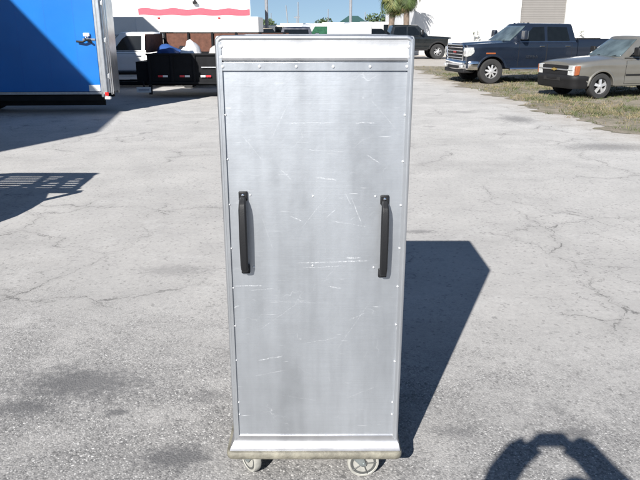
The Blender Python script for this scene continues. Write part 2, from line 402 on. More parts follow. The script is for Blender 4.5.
# ------------------------------------------------------------------ ground, verge
def ground():
    b = MB(); b.add([(-2500, -2500, 0), (2500, -2500, 0), (2500, 2500, 0), (-2500, 2500, 0)], [(0, 1, 2, 3)])
    tag(b.build('ground', ground_material(), smooth=False), kind='structure')
ground()

VERGE_EDGE = [(4.55, 34.0), (4.6, 27.0), (4.7, 24.5), (4.8, 21.0), (5.05, 18.4), (5.08, 16.5), (5.15, 13.8), (5.64, 11.3), (6.9, 9.2), (9.5, 7.0), (14, 5)]
def verge_x(y):
    for (a, b) in zip(VERGE_EDGE, VERGE_EDGE[1:]):
        if b[1] <= y <= a[1]:
            t = (y - a[1]) / (b[1] - a[1]); return a[0] + t * (b[0] - a[0])
    return 4.55 if y > 34 else 14
def verge():
    pts = []
    for (a, b) in zip(VERGE_EDGE, VERGE_EDGE[1:]):
        n = 40
        for i in range(n):
            t = i / n; x = a[0] + t * (b[0] - a[0]); y = a[1] + t * (b[1] - a[1])
            o_ = .22 * math.sin(y * 1.9 + 1) + .15 * math.sin(y * 4.7 + x) + .08 * math.sin(y * 11.3) + random.uniform(-.05, .05)
            pts.append((x + o_, y))
    pts += [(40, 5), (40, 34)]
    b = MB(); b.add([(p[0], p[1], 0.006) for p in pts], [tuple(range(len(pts)))])
    o = b.build('verge', verge_material(), smooth=False); tag(o, kind='structure')
    # grass: tufts of thin blades
    v = []; f = []; mi = []
    def hsh(x, y): return 0.5 + 0.25 * (math.sin(x * 1.3 + y * 0.7 + 1.2) + math.sin(x * 0.6 - y * 1.9)) + 0.2 * math.sin(x * 3.1 + 2) * math.sin(y * 2.7)
    n = 0
    while n < 7500:
        y = 34 - (random.random() ** 0.6) * 26; xe = verge_x(y); x = xe + random.random() ** 1.25 * 9.5 - 0.15
        dns = hsh(x, y)
        if random.random() > dns * 1.15: continue
        if x - xe < 0.9 and random.random() > 0.12 + (x - xe): continue
        n += 1
        green = random.random() < (0.8 if hsh(x + 5, y * 1.3) > 0.5 else 0.25)
        tuft = random.uniform(0.03, 0.085) * (0.8 + dns * 0.5)
        for _ in range(random.randint(7, 12)):
            a = random.uniform(0, 6.28); rr = random.uniform(0, 0.11); bx, by = x + rr * math.cos(a), y + rr * math.sin(a)
            a2 = random.uniform(0, 6.28); wd = random.uniform(0.004, 0.010); ln = tuft * random.uniform(0.5, 1.2); le = random.uniform(0.2, 1.3) * ln
            dx, dy = math.cos(a2) * wd, math.sin(a2) * wd; o0 = len(v); a3 = random.uniform(0, 6.28)
            v += [(bx - dx, by - dy, 0.004), (bx + dx, by + dy, 0.004), (bx + math.cos(a3) * le, by + math.sin(a3) * le, 0.004 + ln)]
            f.append((o0, o0 + 1, o0 + 2)); mi.append((0 if random.random() < 0.8 else 2) if green else (1 if random.random() < 0.7 else 2))
    me = bpy.data.meshes.new('grass'); me.from_pydata(v, [], f)
    for m in (mat('grass_green', (0.075, 0.095, 0.035), 0.9, var=0.35, scale=2), mat('grass_dry', (0.22, 0.18, 0.11), 0.9, var=0.3, scale=2), mat('grass_olive', (0.13, 0.125, 0.06), 0.9, var=0.3, scale=2)): me.materials.append(m)
    me.polygons.foreach_set('material_index', mi)
    g = bpy.data.objects.new('grass', me); COL.objects.link(g); tag(g, 'patchy dry and green grass on the sandy strip under the parked trucks', 'grass', kind='stuff')
verge()

# ------------------------------------------------------------------ the aluminium cabinet on casters
CX0, CX1, CY0, CY1, CZ0, CZ1 = -0.345, 0.311, 2.2, 2.92, 0.195, 1.735
# the long scuffs seen on the door: x, z of both ends in metres, and weight
FRONT_SCRATCHES = [(-0.313, 1.5, -0.283, 1.5, 2), (-0.113, 1.45, 0.067, 1.45, 1.2), (0.137, 1.45, 0.207, 1.45, 2), (-0.133, 1.27, -0.093, 1.27, 1.5), (-0.123, 1.29, -0.083, 1.25, 1.2), (-0.003, 1.26, 0.077, 1.25, 2), (0.107, 1.2, 0.127, 1.16, 1.5), (0.127, 1.19, 0.167, 1.09, 1.5), (0.037, 1.11, 0.077, 1.15, 1.2), (0.057, 1.1, 0.187, 1.08, 1.2), (-0.073, 0.94, 0.207, 0.95, 2), (-0.053, 0.92, 0.117, 0.93, 1.5), (-0.303, 0.85, -0.193, 0.85, 2.2), (-0.243, 0.83, -0.153, 0.84, 1.2), (0.047, 0.85, 0.097, 0.84, 2), (0.107, 0.96, 0.167, 0.96, 2.5), (-0.313, 0.76, -0.283, 0.77, 1.8), (-0.223, 0.54, -0.123, 0.56, 2.2), (-0.243, 0.47, -0.113, 0.5, 1.2), (-0.063, 0.61, 0.097, 0.64, 1), (0.077, 0.58, 0.207, 0.79, 1), (-0.253, 1.41, -0.183, 1.32, 0.9), (-0.153, 1.39, -0.083, 1.53, 0.9), (-0.053, 1.07, 0.057, 1.21, 0.9), (-0.213, 0.67, -0.053, 0.79, 0.9), (0.117, 0.37, 0.247, 0.43, 1), (-0.203, 0.79, 0.057, 0.78, 0.9), (-0.053, 1.36, 0.107, 1.35, 0.9), (0.187, 1.53, 0.277, 1.43, 0.9), (0.127, 0.71, 0.187, 0.74, 1.5), (-0.093, 1.12, -0.043, 1.1, 1.5), (-0.153, 0.39, 0.017, 0.36, 0.8), (-0.193, 1.12, -0.153, 0.99, 0.8), (0.177, 1.34, 0.227, 1.31, 1.6)]
def cart():
    cx = (CX0 + CX1) / 2; ox, oy = cx, (CY0 + CY1) / 2
    root = empty('transport_cabinet', (ox, oy, 0))
    tag(root, 'tall scratched aluminium transport cabinet with two black handles on a caster base', 'cabinet')
    A = aluminium('scratched_aluminium', (0.485, 0.50, 0.53), 0.44)
    AF = aluminium('scratched_front_aluminium', (0.455, 0.478, 0.508), 0.42, segs=FRONT_SCRATCHES); A2 = aluminium('header_aluminium', (0.46, 0.465, 0.48), 0.46, 0.4)
    A3 = aluminium('trim_aluminium', (0.51, 0.53, 0.555), 0.34, 0.3, vertical=True)
    A4 = aluminium('base_aluminium', (0.37, 0.37, 0.38), 0.38, 0.4)
    hw = (CX1 - CX0) / 2; hd = (CY1 - CY0) / 2; yF = -hd
    # body
    b = MB(); b.box(-hw + 0.012, hw - 0.012, yF + 0.012, hd - 0.012, CZ0, CZ1 - 0.012); b.build('body', A, root, bevel=0.004)
    # front panel, very slightly dished so that reflections wander
    nx, nz = 24, 48; x0, x1, z0, z1 = -hw + 0.017, hw - 0.017, CZ0 + 0.004, 1.618; rows = []
    for k in range(nz + 1):
        r_ = []
        for i in range(nx + 1):
            u, v = i / nx, k / nz
            d = 0.0022 * math.sin(math.pi * u) * math.sin(math.pi * v) + 0.0010 * math.sin(5.2 * u + 2.1 * v) * math.sin(7 * v + 0.6) * math.sin(math.pi * u) * math.sin(math.pi * v)
            r_.append((x0 + (x1 - x0) * u, yF + 0.0075 - d, z0 + (z1 - z0) * v))
        rows.append(r_)
    b = MB(); b.loft(rows, closed=False); b.build('front_panel', AF, root, ang=60)
    # header
    b = MB(); b.prism([(yF + 0.008, 1.652), (yF + 0.001, 1.656), (yF - 0.001, 1.664), (yF + 0.003, 1.672), (yF + 0.002, 1.722), (yF + 0.012, 1.725), (yF + 0.014, 1.652)], -hw + 0.012, hw - 0.012, 'x')
    b.build('header_panel', A2, root, bevel=0.001)
    b = MB(); b.box(-hw + 0.014, hw - 0.014, yF + 0.0015, yF + 0.010, 1.622, 1.650); b.build('rivet_strip', A3, root, bevel=0.0015)
    # extruded frame: uprights, top rails
    def rail(p, q, r=0.0085):
        return MB().tube([p, q], r, 10)
    for sx in (-1, 1):
        for sy in (-1, 1):
            b = MB(); b.tube([(sx * (hw - 0.0075), sy * (hd - 0.0075), CZ0 - 0.01), (sx * (hw - 0.0075), sy * (hd - 0.0075), CZ1 - 0.012)], 0.009, 10)
            b.box(*sorted((sx * (hw - 0.02), sx * (hw - 0.004))), *sorted((sy * (hd - 0.006), sy * (hd + 0.0006))), CZ0, CZ1 - 0.02)
            b.build('corner_upright', A3, root)
    for sy in (-1, 1):
        b = MB(); pts = [(-hw + 0.0075, sy * (hd - 0.0075), CZ1 - 0.03)]
        for i in range(5):
            t = i / 4 * math.pi / 2; pts.append((-hw + 0.0075 + 0.018 * (1 - math.cos(t)), sy * (hd - 0.0075), CZ1 - 0.026 + 0.018 * math.sin(t)))
        pts2 = [(-x, y, z) for (x, y, z) in pts][::-1]
        b.tube(pts + pts2, 0.0092, 10); b.build('top_rail', A3, root)
    for sx in (-1, 1):
        rail((sx * (hw - 0.009), -hd + 0.01, CZ1 - 0.010), (sx * (hw - 0.009), hd - 0.01, CZ1 - 0.010)).build('top_rail', A3, root)
    b = MB(); b.box(-hw + 0.006, hw - 0.006, -hd + 0.006, hd - 0.006, CZ1 - 0.012, CZ1 - 0.004); b.build('top_panel', A, root, bevel=0.002)
    # rivets
    proto = None
    def rivet(x, z, dy=0.0, r=0.0042):
        nonlocal proto
        if proto is None:
            q = MB(); q.lathe([(1.0, 0), (0.92, -0.28), (0.6, -0.52), (0.02, -0.62)], axis='y', n=12, cap=True)
            proto = q.build('rivet', mat('rivet_head', (0.88, 0.88, 0.89), 0.35, 0.6), root)
            o = proto
        else:
            o = proto.copy(); COL.objects.link(o)
        o.location = (x, yF + dy, z); o.scale = (r, r * 1.3, r)
    for sx in (-1, 1):
        for z in (1.70, 1.667): rivet(sx * (hw - 0.019), z, 0.002, 0.006)
        for z in (1.475, 1.32, 1.16, 1.0, 0.845, 0.69, 0.54): rivet(sx * (hw - 0.023) + random.uniform(-.001, .001), z + random.uniform(-.004, .004), 0.0065, 0.0038)
        for z in (0.355, 0.30): rivet(sx * (hw - 0.025), z, 0.0065, 0.0036)
    for i in range(6): rivet(-hw + 0.022 + i * (2 * hw - 0.044) / 5, 1.636, 0.001, 0.0052)
    for (x, z) in ((-0.025, 1.193), (-0.027, 0.93), (-0.247, 1.197), (-0.243, 0.925), (0.196, 1.192), (0.197, 0.923)):
        rivet(x - ox, z, 0.005, 0.0036)
    # handles: square end pads, offset grip bar
    MH = mat('handle_plastic', (0.009, 0.0095, 0.011), 0.5, spec=.35, bump=0.1, bscale=300)
    def handle(x, zt, zb):
        h = empty('handle', (x - ox, yF + 0.003, 0), parent=root)
        for z in (zt - 0.014, zb + 0.014):
            MB().box(-0.0155, 0.0155, -0.007, 0.004, z - 0.017, z + 0.017).build('mounting_pad', MH, h, bevel=0.003)
        b = MB(); n = 22; rings = []
        za, zz = zb + 0.010, zt - 0.022
        path = [(-0.006, zz + 0.004, 0.010), (-0.020, zz - 0.002, 0.0115), (-0.034, zz - 0.016, 0.0125), (-0.040, zz - 0.035, 0.0135), (-0.042, (za + zz) / 2, 0.0140), (-0.040, za + 0.035, 0.0135), (-0.034, za + 0.016, 0.0125), (-0.020, za + 0.004, 0.0115), (-0.006, za + 0.002, 0.010)]
        for (y, z, wd) in path:
            ring = []
            for (fx, fy) in ((1, .008), (1, -.004), (.66, -.0095), (-.66, -.0095), (-1, -.004), (-1, .008)):
                ring.append((wd * fx, y + fy, z + (-fy * .4 if z > (za + zz) / 2 else fy * .4)))
            rings.append(ring)
        b.loft(rings); b.build('grip', MH, h, ang=24, bevel=.0012)
        for z in (zt - 0.010, zb + 0.010):
            q = MB(); q.lathe([(0.0055, 0), (0.005, -0.003), (0.001, -0.0045)], (0, -0.007, z), 'y', 12, True); q.build('screw', M_chrome, h)
        return h
    handle(-0.272, 1.208, 0.905); handle(0.229, 1.194, 0.89)
    # base: flared sheet flange, deck plate, tan bumper edge
    dw0, dw1, dy0, dy1 = -hw - 0.026, hw + 0.014, yF - 0.036, hd + 0.03
    b = MB(); n = 6; rings = []
    for (o_, z) in ((-0.001, 0.205), (0.000, 0.188), (0.006, 0.172), (0.020, 0.157), (0.028, 0.1515)):
        x0 = -hw - min(o_, 0.016); x1 = hw + min(o_, 0.010)
        rings.append([(x0, yF - o_, z), (x1, yF - o_, z), (x1, hd + o_ * .8, z), (x0, hd + o_ * .8, z)])
    b.loft(rings); b.build('base_flange', A4, root, ang=50, bevel=0.002)
    b = MB(); b.box(dw0 + 0.006, dw1 - 0.006, dy0 + 0.006, dy1 - 0.006, 0.138, 0.150); b.build('deck_plate', A4, root, bevel=0.003)
    def rrect(o_, r, n=5):
        pts = []
        for (cx_, cy_, a0) in ((dw1 + o_ - r, dy1 + o_ - r, 0), (dw0 - o_ + r, dy1 + o_ - r, 90), (dw0 - o_ + r, dy0 - o_ + r, 180), (dw1 + o_ - r, dy0 - o_ + r, 270)):
            for i in range(n + 1):
                a = R(a0 + 90 * i / n); pts.append((cx_ + r * math.cos(a), cy_ + r * math.sin(a)))
        return pts
    rings = []
    for (o_, z) in ((-0.010, 0.1515), (-0.003, 0.1515), (0.002, 0.148), (0.004, 0.136), (0.002, 0.122), (-0.003, 0.118), (-0.012, 0.118), (-0.012, 0.135)):
        rings.append([(x, y, z) for (x, y) in rrect(o_, 0.028)])
    b = MB(); b.loft(rings, cap=False)
    b.build('bumper_edge', mat('tan_bumper', (0.16, 0.15, 0.12), 0.65, var=0.5, scale=22, bump=0.3, bscale=80), root, ang=50)
    # casters
    MW = mat('caster_tread', (0.30, 0.295, 0.27), 0.6, var=0.2, scale=40); MF = mat('caster_zinc', (0.30, 0.33, 0.33), 0.4, 0.7, var=0.3, scale=30)
    def caster(x, y, rz, r=0.056):
        c = empty('caster', (x, y, 0), rz, root)
        off = 0.042
        b = MB(); b.lathe([(0.012, -0.016), (r - 0.014, -0.013), (r - 0.010, -0.016), (r - 0.003, -0.015), (r, -0.008), (r, 0.008), (r - 0.003, 0.015), (r - 0.010, 0.016), (r - 0.014, 0.013), (0.012, 0.016)], (off, 0, r), 'y', 32)
        b.build('wheel', MW, c, ang=35)
        b = MB(); b.lathe([(0.002, -0.0185), (0.016, -0.0185), (0.018, -0.012), (r - 0.013, -0.0145)], (off, 0, r), 'y', 24); b.lathe([(0.002, 0.0185), (0.016, 0.0185), (0.018, 0.012), (r - 0.013, 0.0145)], (off, 0, r), 'y', 24)
        for j in range(5):
            a = j * 2 * math.pi / 5
            b.tube([(off + 0.017 * math.cos(a), -0.015, r + 0.017 * math.sin(a)), (off + (r - 0.013) * math.cos(a), -0.015, r + (r - 0.013) * math.sin(a))], 0.003, 6)
        b.build('wheel_hub', mat('caster_hub', (0.07, 0.072, 0.07), 0.5), c)
        b = MB()
        for sy in (-1, 1):
            b.prism([(-0.035, 0.130), (0.034, 0.130), (off + 0.011, r - 0.010), (off - 0.011, r - 0.010)], sy * 0.0235, sy * 0.020, 'y')
        b.box(-0.035, 0.036, -0.0235, 0.0235, 0.1285, 0.133)
        b.build('fork', MF, c, bevel=0.001)
        MB().tube([(off, -0.026, r), (off, 0.026, r)], 0.005, 8).build('axle', MF, c); MB().box(-0.04, 0.04, -0.045, 0.045, 0.1345, 0.1395).build('mounting_plate', MF, c)
    caster(-0.262 - ox, 2.225 - oy, R(128), 0.060); caster(0.135 - ox, 2.222 - oy, R(5), 0.066)
    caster(-0.28 - ox, 2.82 - oy, R(200)); caster(0.25 - ox, 2.82 - oy, R(160))
cart()

# ------------------------------------------------------------------ wheels for vehicles
def wheel(parent, x, y, r, wd, side, spokes=6, style='bar', rimr=None, name='wheel'):
    """rim mesh with the tyre as its child; outer face towards side (+1/-1 along local y)"""
    rr = rimr or r * 0.62
    b = MB(); s = side
    b.lathe([(rr * 1.02, 0.0), (rr * 1.0, -0.045 * s), (rr * .93, -0.03 * s), (rr * .92, -wd * .6 * s)], (0, 0, 0), 'y', 30)
    for j in range(spokes):
        a0 = 2 * math.pi * (j + 0.25) / spokes
        if style == 'bar':
            da = (-0.11, 0.11)
            for d_ in da:
                p = (0.10 * rr * math.cos(a0 + d_ * 3), -0.012 * s, 0.10 * rr * math.sin(a0 + d_ * 3)); q = (rr * .93 * math.cos(a0 + d_ * 1.6), -0.035 * s, rr * .93 * math.sin(a0 + d_ * 1.6))
                b.tube([p, q], [rr * .07, rr * .045], 6)
        else:
            c0, s0 = math.cos(a0), math.sin(a0)
            def P(u, v, y_): return (u * c0 - v * s0, y_, u * s0 + v * c0)
            w0, w1 = rr * .13, rr * (.2 if spokes < 7 else .11)
            ring0 = [P(.12 * rr, -w0, -.005 * s), P(.12 * rr, w0, -.005 * s), P(.12 * rr, w0, -.05 * s), P(.12 * rr, -w0, -.05 * s)]
            ring1 = [P(.94 * rr, -w1, -.03 * s), P(.94 * rr, w1, -.03 * s), P(.94 * rr, w1, -.06 * s), P(.94 * rr, -w1, -.06 * s)]
            b.loft([ring0, ring1])
    b.lathe([(0.001, 0.012 * s), (rr * .16, 0.010 * s), (rr * .2, -0.01 * s), (rr * .22, -.05 * s)], (0, 0, 0), 'y', 16)
    w_ = b.build(name, M_alloy, parent, (x, y, r), ang=35)
    b = MB(); b.lathe([(rr * .98, -wd * .1 * s), (rr * 1.02, 0.008 * s), (rr * 1.12, 0.018 * s), (r * .93, 0.014 * s), (r * .985, -0.008 * s), (r, -0.03 * s), (r, -(wd - .03) * s), (r * .98, -(wd - .01) * s), (r * .9, -wd * s), (rr, -(wd - .01) * s)], (0, 0, 0), 'y', 36)
    b.build('tyre', M_rubber, w_, ang=28)
    b = MB(); b.lathe([(rr * .97, -.09 * s), (.01, -.10 * s)], (0, 0, 0), 'y', 20); b.build('brake_disc', M_under, w_)
    return w_

# ------------------------------------------------------------------ pickup builder
def pickup(name, label, loc, rz, paint, trim, p, group=None):
    """local x = forward from the front axle, y = left, z = up.  p: measures in metres, s = distance behind the nose"""
    root = empty(name, loc, rz); tag(root, label, 'pickup truck', group)
    Wd, s_f, s_r, r = p['W'], p['sf'], p['sr'], p['r']
    X = lambda s: s_f - s
    hb, hn = p['hood'], p['nose']           # hood height at cowl, at nose
    belt, sill = p['belt'], p['sill']
    L, cowl, cabr = p['L'], p['cowl'], p['cabr']
    ar = r + p.get('gap', 0.07)
    def zb(s):
        z = sill if s > 0.3 else sill + p.get('chin', 0.12) * (1 - s / 0.3)
        if s > cabr: z = sill + 0.12
        for c in (s_f, s_r):
            d = abs(s - c)
            if d < ar: z = max(z, r + math.sqrt(ar * ar - d * d))
        return z
    def zt(s):
        if s <= cowl:
            t = s / cowl
            return hn + (hb - hn) * (t ** 0.55) if s > 0.0 else hn
        if s <= cabr: return belt
        return p['rail']
    def plan(s):
        if s < 0.5: return 1 - p.get('noset', 0.09) * (1 - s / 0.5) ** 2.2
        if s > L - 0.3: return 1 - 0.015 * ((s - L + 0.3) / 0.3)
        return 1.0
    zmid = (sill + belt) * 0.52
    def yside(s, z):
        k = (z - zmid) / (belt - sill)
        y = Wd / 2 * plan(s) * (1 - 0.05 * k * k * (1.0 if k > 0 else 1.4))
        y += 0.012 * math.exp(-((z - (belt - 0.16)) / 0.05) ** 2)      # shoulder crease
        y -= 0.010 * math.exp(-((z - (sill + 0.24)) / 0.06) ** 2)
        return y
    def section(s, top=None):
        a, b_ = zb(s), zt(s) if top is None else top
        pts = []; N = 11
        sh = p.get('sho', 0.055); kk = sh / .055
        zs = [a + (b_ - sh - a) * i / (N - 1) for i in range(N)]
        left = [(yside(s, z), z) for z in zs]
        yt_ = yside(s, b_ - sh)
        left += [(yt_ - 0.012 * kk, b_ - 0.028 * kk), (yt_ - 0.034 * kk, b_ - 0.008 * kk), (yt_ - 0.07 * kk, b_)]
        crown = p.get('crown', 0.035) if s <= cowl + .01 else 0.0
        bul = p.get('bulge', 0.0) if s <= cowl + .01 else 0.0
        y0 = yt_ - 0.07 * kk; mid_ = []
        for i in range(1, 12):
            u = 1 - 2 * i / 12
            z = b_ + crown * (1 - u * u) + (bul if abs(u) < 0.55 else bul * max(0, 1 - (abs(u) - .55) / .12))
            mid_.append((y0 * u, z))
        prof = left + mid_ + [(-y, z) for (y, z) in left[::-1]]
        return [(X(s), y, z) for (y, z) in prof]
    def srange(a, b_):
        ss = set([a, b_]); n = max(2, int((b_ - a) / 0.12))
        for i in range(n + 1): ss.add(a + (b_ - a) * i / n)
        for c in (s_f, s_r):
            for i in range(19):
                v_ = c - ar * math.cos(math.pi * i / 18)
                if a < v_ < b_: ss.add(v_)
            for v_ in (c - ar - .004, c + ar + .004):
                if a < v_ < b_: ss.add(v_)
        ss = sorted(ss); out = [ss[0]]
        for v_ in ss[1:]:
            if v_ - out[-1] > 0.003: out.append(v_)
        return out
    b = MB(); b.loft([section(s) for s in srange(0.0, cabr)]); b.build('body', paint, root, ang=38)
    # load bed
    if L > cabr + 0.3:
        b = MB(); b.loft([section(s) for s in srange(cabr + 0.025, L)]); b.build('load_bed', paint, root, ang=38)
        hwb = Wd / 2 - 0.14
        b = MB(); zr = p['rail']
        b.box(X(L - .08), X(cabr + .09), -hwb, hwb, zr - .001, zr + .004)
        b.build('bed_liner', M_under, root)
        for sy in (-1, 1): MB().box(X(L - .02), X(cabr + .04), *sorted((sy * (hwb - .01), sy * (Wd / 2 - .07))), zr - .002, zr + .022).build('bed_rail', M_black, root, bevel=.006)
        for sy in (-1, 1): MB().box(X(L) - .012, X(L) + .01, *sorted((sy * (Wd / 2 - .17), sy * (Wd / 2 - .06))), zr - .42, zr - .06).build('tail_light', M_red, root, bevel=.01)
        b = MB(); b.box(X(L + .14), X(L + .01), -Wd / 2 + .05, Wd / 2 - .05, sill + .14, sill + .33); b.build('rear_bumper', trim['bumper'], root, bevel=.03)
    # dark wheel tunnels and chassis
    b = MB(); b.box(X(L - .15), X(.25), -Wd / 2 + .30, Wd / 2 - .30, sill - .04, min(belt, hn) - .12)
    for c in (s_f, s_r):
        if c < L: b.box(X(c + ar + .05), X(c - ar - .05), -Wd / 2 + .06, Wd / 2 - .06, r + ar - .03, r + ar + .02) if False else None
    b.build('chassis', M_under, root)
    # arch lips
    for c in (s_f, s_r):
        for sy in (-1, 1):
            b = MB(); rings = []
            a0 = math.asin(min(.9, max(-.9, (sill + .02 - r) / ar)))
            for i in range(21):
                a = a0 + (math.pi - 2 * a0) * i / 20
                ring = []
                for (dr, dy) in ((-0.012, -.10), (-0.010, .012), (p.get('lip', .05) * .5, .020), (p.get('lip', .05), .008), (p.get('lip', .05), -.10)):
                    ra = ar + dr; xx = c - ra * math.cos(a); zz = r + ra * math.sin(a)
                    ring.append((X(xx), sy * (yside(xx, min(zz, belt)) + dy), zz))
                rings.append(ring)
            b.loft(rings); b.build('wheel_arch', trim['flare'], root, ang=35)
    # greenhouse
    wb0, wt0, wt1, roof = p['wbase'], p['wtop'], p['rooftail'], p['roof']
    yb, yt = Wd / 2 - p.get('tin', .085), Wd / 2 - p.get('tout', .25)
    rear_b = cabr - .02
    def gy(z): t = (z - belt) / (roof - belt); return yb + (yt - yb) * (t ** 1.15)
    rings = []
    for i in range(9):
        t = i / 8; z = belt - .02 + (roof - .05 - belt + .02) * t; f_ = (z - belt) / (roof - belt)
        xs0, xs1 = X(wb0 + (wt0 - wb0) * f_), X(rear_b + (wt1 - rear_b) * f_)
        y = gy(max(belt, z)); bow = .10 * (1 - .3 * t)
        ring = [(xs0 - bow, y, z), (xs0 - bow * .45, y * .8, z), (xs0 - bow * .1, y * .4, z), (xs0, 0, z), (xs0 - bow * .1, -y * .4, z), (xs0 - bow * .45, -y * .8, z), (xs0 - bow, -y, z), (xs1, -y, z), (xs1, 0, z), (xs1, y, z)]
        rings.append(ring)
    last = rings[-1]
    def shrink(ring, kx, ky, z, dz=0):
        cx_ = sum(q[0] for q in ring) / len(ring); return [(cx_ + (q[0] - cx_) * kx, q[1] * ky, z + dz * (1 - (q[1] / yt) ** 2)) for q in ring]
    rings.append(shrink(last, .985, .97, roof - .022)); rings.append(shrink(last, .93, .90, roof - .004, .01)); rings.append(shrink(last, .7, .6, roof + .012, .01)); rings.append(shrink(last, .1, .1, roof + .02))
    b = MB(); b.loft(rings); b.build('cab', paint, root, ang=42)
    # glass
    def side_glass(poly, sy, nm='side_window'):
        b = MB(); pts = []
        z0_ = min(q[1] for q in poly)
        outer = [(X(s), sy * (gy(z) + .006), z) for (s, z) in poly]; inner = [(X(s), sy * (gy(z) - .03), z) for (s, z) in poly]
        n = len(poly); b.add(outer + inner, [tuple(range(n)), tuple(range(n, 2 * n))[::-1]] + [(i, (i + 1) % n, n + (i + 1) % n, n + i) for i in range(n)])
        return b.build(nm, M_glass, root)
    for sy in (-1, 1):
        for poly in p['windows']: side_glass(poly, sy)
    rows = []
    for i in range(9):
        t = i / 8; f_ = .07 + t * .80; z = belt + (roof - belt) * f_; y = gy(z) - .05 - .02 * t; xs0 = X(wb0 + (wt0 - wb0) * f_); bow = .10 * (1 - .3 * f_)
        row = []
        for j in range(13):
            u = 1 - 2 * j / 12; yy = u * y; q = abs(yy) / gy(z)
            bw = bow * (q / .4 * .1 if q < .4 else (.1 + (q - .4) / .4 * .35 if q < .8 else .45 + (q - .8) / .2 * .55))
            row.append((xs0 - bw + .016, yy, z + .008))
        rows.append(row)
    b = MB(); b.loft(rows, closed=False); o = b.build('windshield', M_wind, root, ang=60)
    sd = o.modifiers.new('thick', 'SOLIDIFY'); sd.thickness = .012
    b = MB(); f0, f1 = .12, .8; zz0, zz1 = belt + (roof - belt) * f0, belt + (roof - belt) * f1
    x0_, x1_ = X(rear_b + (wt1 - rear_b) * f0) - .008, X(rear_b + (wt1 - rear_b) * f1) - .008
    b.add([(x0_, -yb + .2, zz0), (x0_, yb - .2, zz0), (x1_, yt - .1, zz1), (x1_, -yt + .1, zz1), (x0_ + .03, -yb + .2, zz0), (x0_ + .03, yb - .2, zz0), (x1_ + .03, yt - .1, zz1), (x1_ + .03, -yt + .1, zz1)], [(0, 1, 2, 3), (7, 6, 5, 4), (0, 4, 5, 1), (1, 5, 6, 2), (2, 6, 7, 3), (3, 7, 4, 0)])
    b.build('rear_window', M_glass, root)
    # doors: dark seam patch with a paint patch over it
    def patch(s0, s1, z0_, z1_, sy, off, n=8, m=10):
        rows = []
        for i in range(m + 1):
            z = z0_ + (z1_ - z0_) * i / m
            rows.append([(X(s0 + (s1 - s0) * j / n), sy * (yside(s0 + (s1 - s0) * j / n, z) + off), z) for j in range(n + 1)])
        return MB().loft(rows, closed=False)
    for sy in (-1, 1):
        for (s0, s1) in p['doors']:
            zt_ = belt - .062
            d_ = patch(s0 + .007, s1 - .007, sill + .055, zt_, sy, .005).build('door', paint, root, ang=60)
            patch(s0 - .004, s1 + .004, sill + .045, zt_ + .006, sy, .0022).build('door_seam', M_under, d_, ang=60)
            hx = s1 - .17; hz = belt - .13
            h_ = MB(); h_.tube([(X(hx - .09), sy * (yside(hx, hz) + .008), hz), (X(hx - .07), sy * (yside(hx, hz) + .035), hz), (X(hx + .07), sy * (yside(hx, hz) + .035), hz), (X(hx + .09), sy * (yside(hx, hz) + .008), hz)], .013, 6)
            h_.build('door_handle', trim.get('handle', M_chrome), d_)
        # mirror
        mx = p.get('mirror', cowl + .28); ms = p.get('msize', 1.0)
        e = empty('side_mirror', (X(mx), sy * (gy(belt + .1)), belt + .02), 0, root)
        MB().box(-.06 * ms, .05 * ms, *sorted((sy * .10 * ms, sy * .34 * ms)), .05 * ms, .33 * ms).build('mirror_housing', trim['mirror'], e, bevel=.03)
        MB().tube([(0, -.02 * sy, .06), (0, sy * .14 * ms, .10 * ms)], .022, 6).build('mirror_arm', M_black, e)
        MB().box(-.066 * ms, -.058 * ms, *sorted((sy * .12 * ms, sy * .32 * ms)), .07 * ms, .30 * ms).build('mirror_glass', M_chrome, e)
    # beltline moulding
    for sy in (-1, 1):
        b = MB(); ss = [cowl + .15 + (cabr - .03 - cowl - .15) * i / 8 for i in range(9)]
        b.tube([(X(s), sy * (yb + .012), belt + .008) for s in ss], .011, 6); b.build('belt_moulding', trim.get('belt', M_black), root)
        if p.get('step'):
            b = MB(); b.tube([(X(s_f + ar + .12), sy * (Wd / 2 + .03), sill - .03), (X(s_r - ar - .12), sy * (Wd / 2 + .03), sill - .03)], .055, 8); b.build('running_board', trim.get('step', M_black), root)
        if p.get('bodyside'):
            z_ = p['bodyside']; b = MB(); 
            for (s0, s1) in p['doors'][:1] + [(p['doors'][-1][1], cabr - .03)]:
                if s1 > s0 + .1: b.box(X(s1 - .02), X(s0 + .02), *sorted((sy * (yside(s0 + .1, z_) + .002), sy * (yside(s0 + .1, z_) + .02))), z_ - .022, z_ + .022)
            b.build('side_moulding', M_black, root, bevel=.006)
    # wheels
    for c in (s_f, s_r):
        for sy in (-1, 1):
            wheel(root, X(c), sy * (Wd / 2 - .025), r, p.get('tw', .25), sy, p.get('spokes', 6), p.get('wstyle', 'bar'), p.get('rim'))
    # wipers
    for y_ in (-.35, .3): MB().tube([(X(cowl + .02), y_, hb + .02), (X(wb0 + .06), y_ + .28, belt + .08)], .008, 5).build('wiper', M_black, root)
    return root, X, yside

def carpaint(name, col, rough=.32, metal=.35):
    return mat(name, col, rough, metal, var=.06, scale=2.5, coat=.8, rvar=.06)

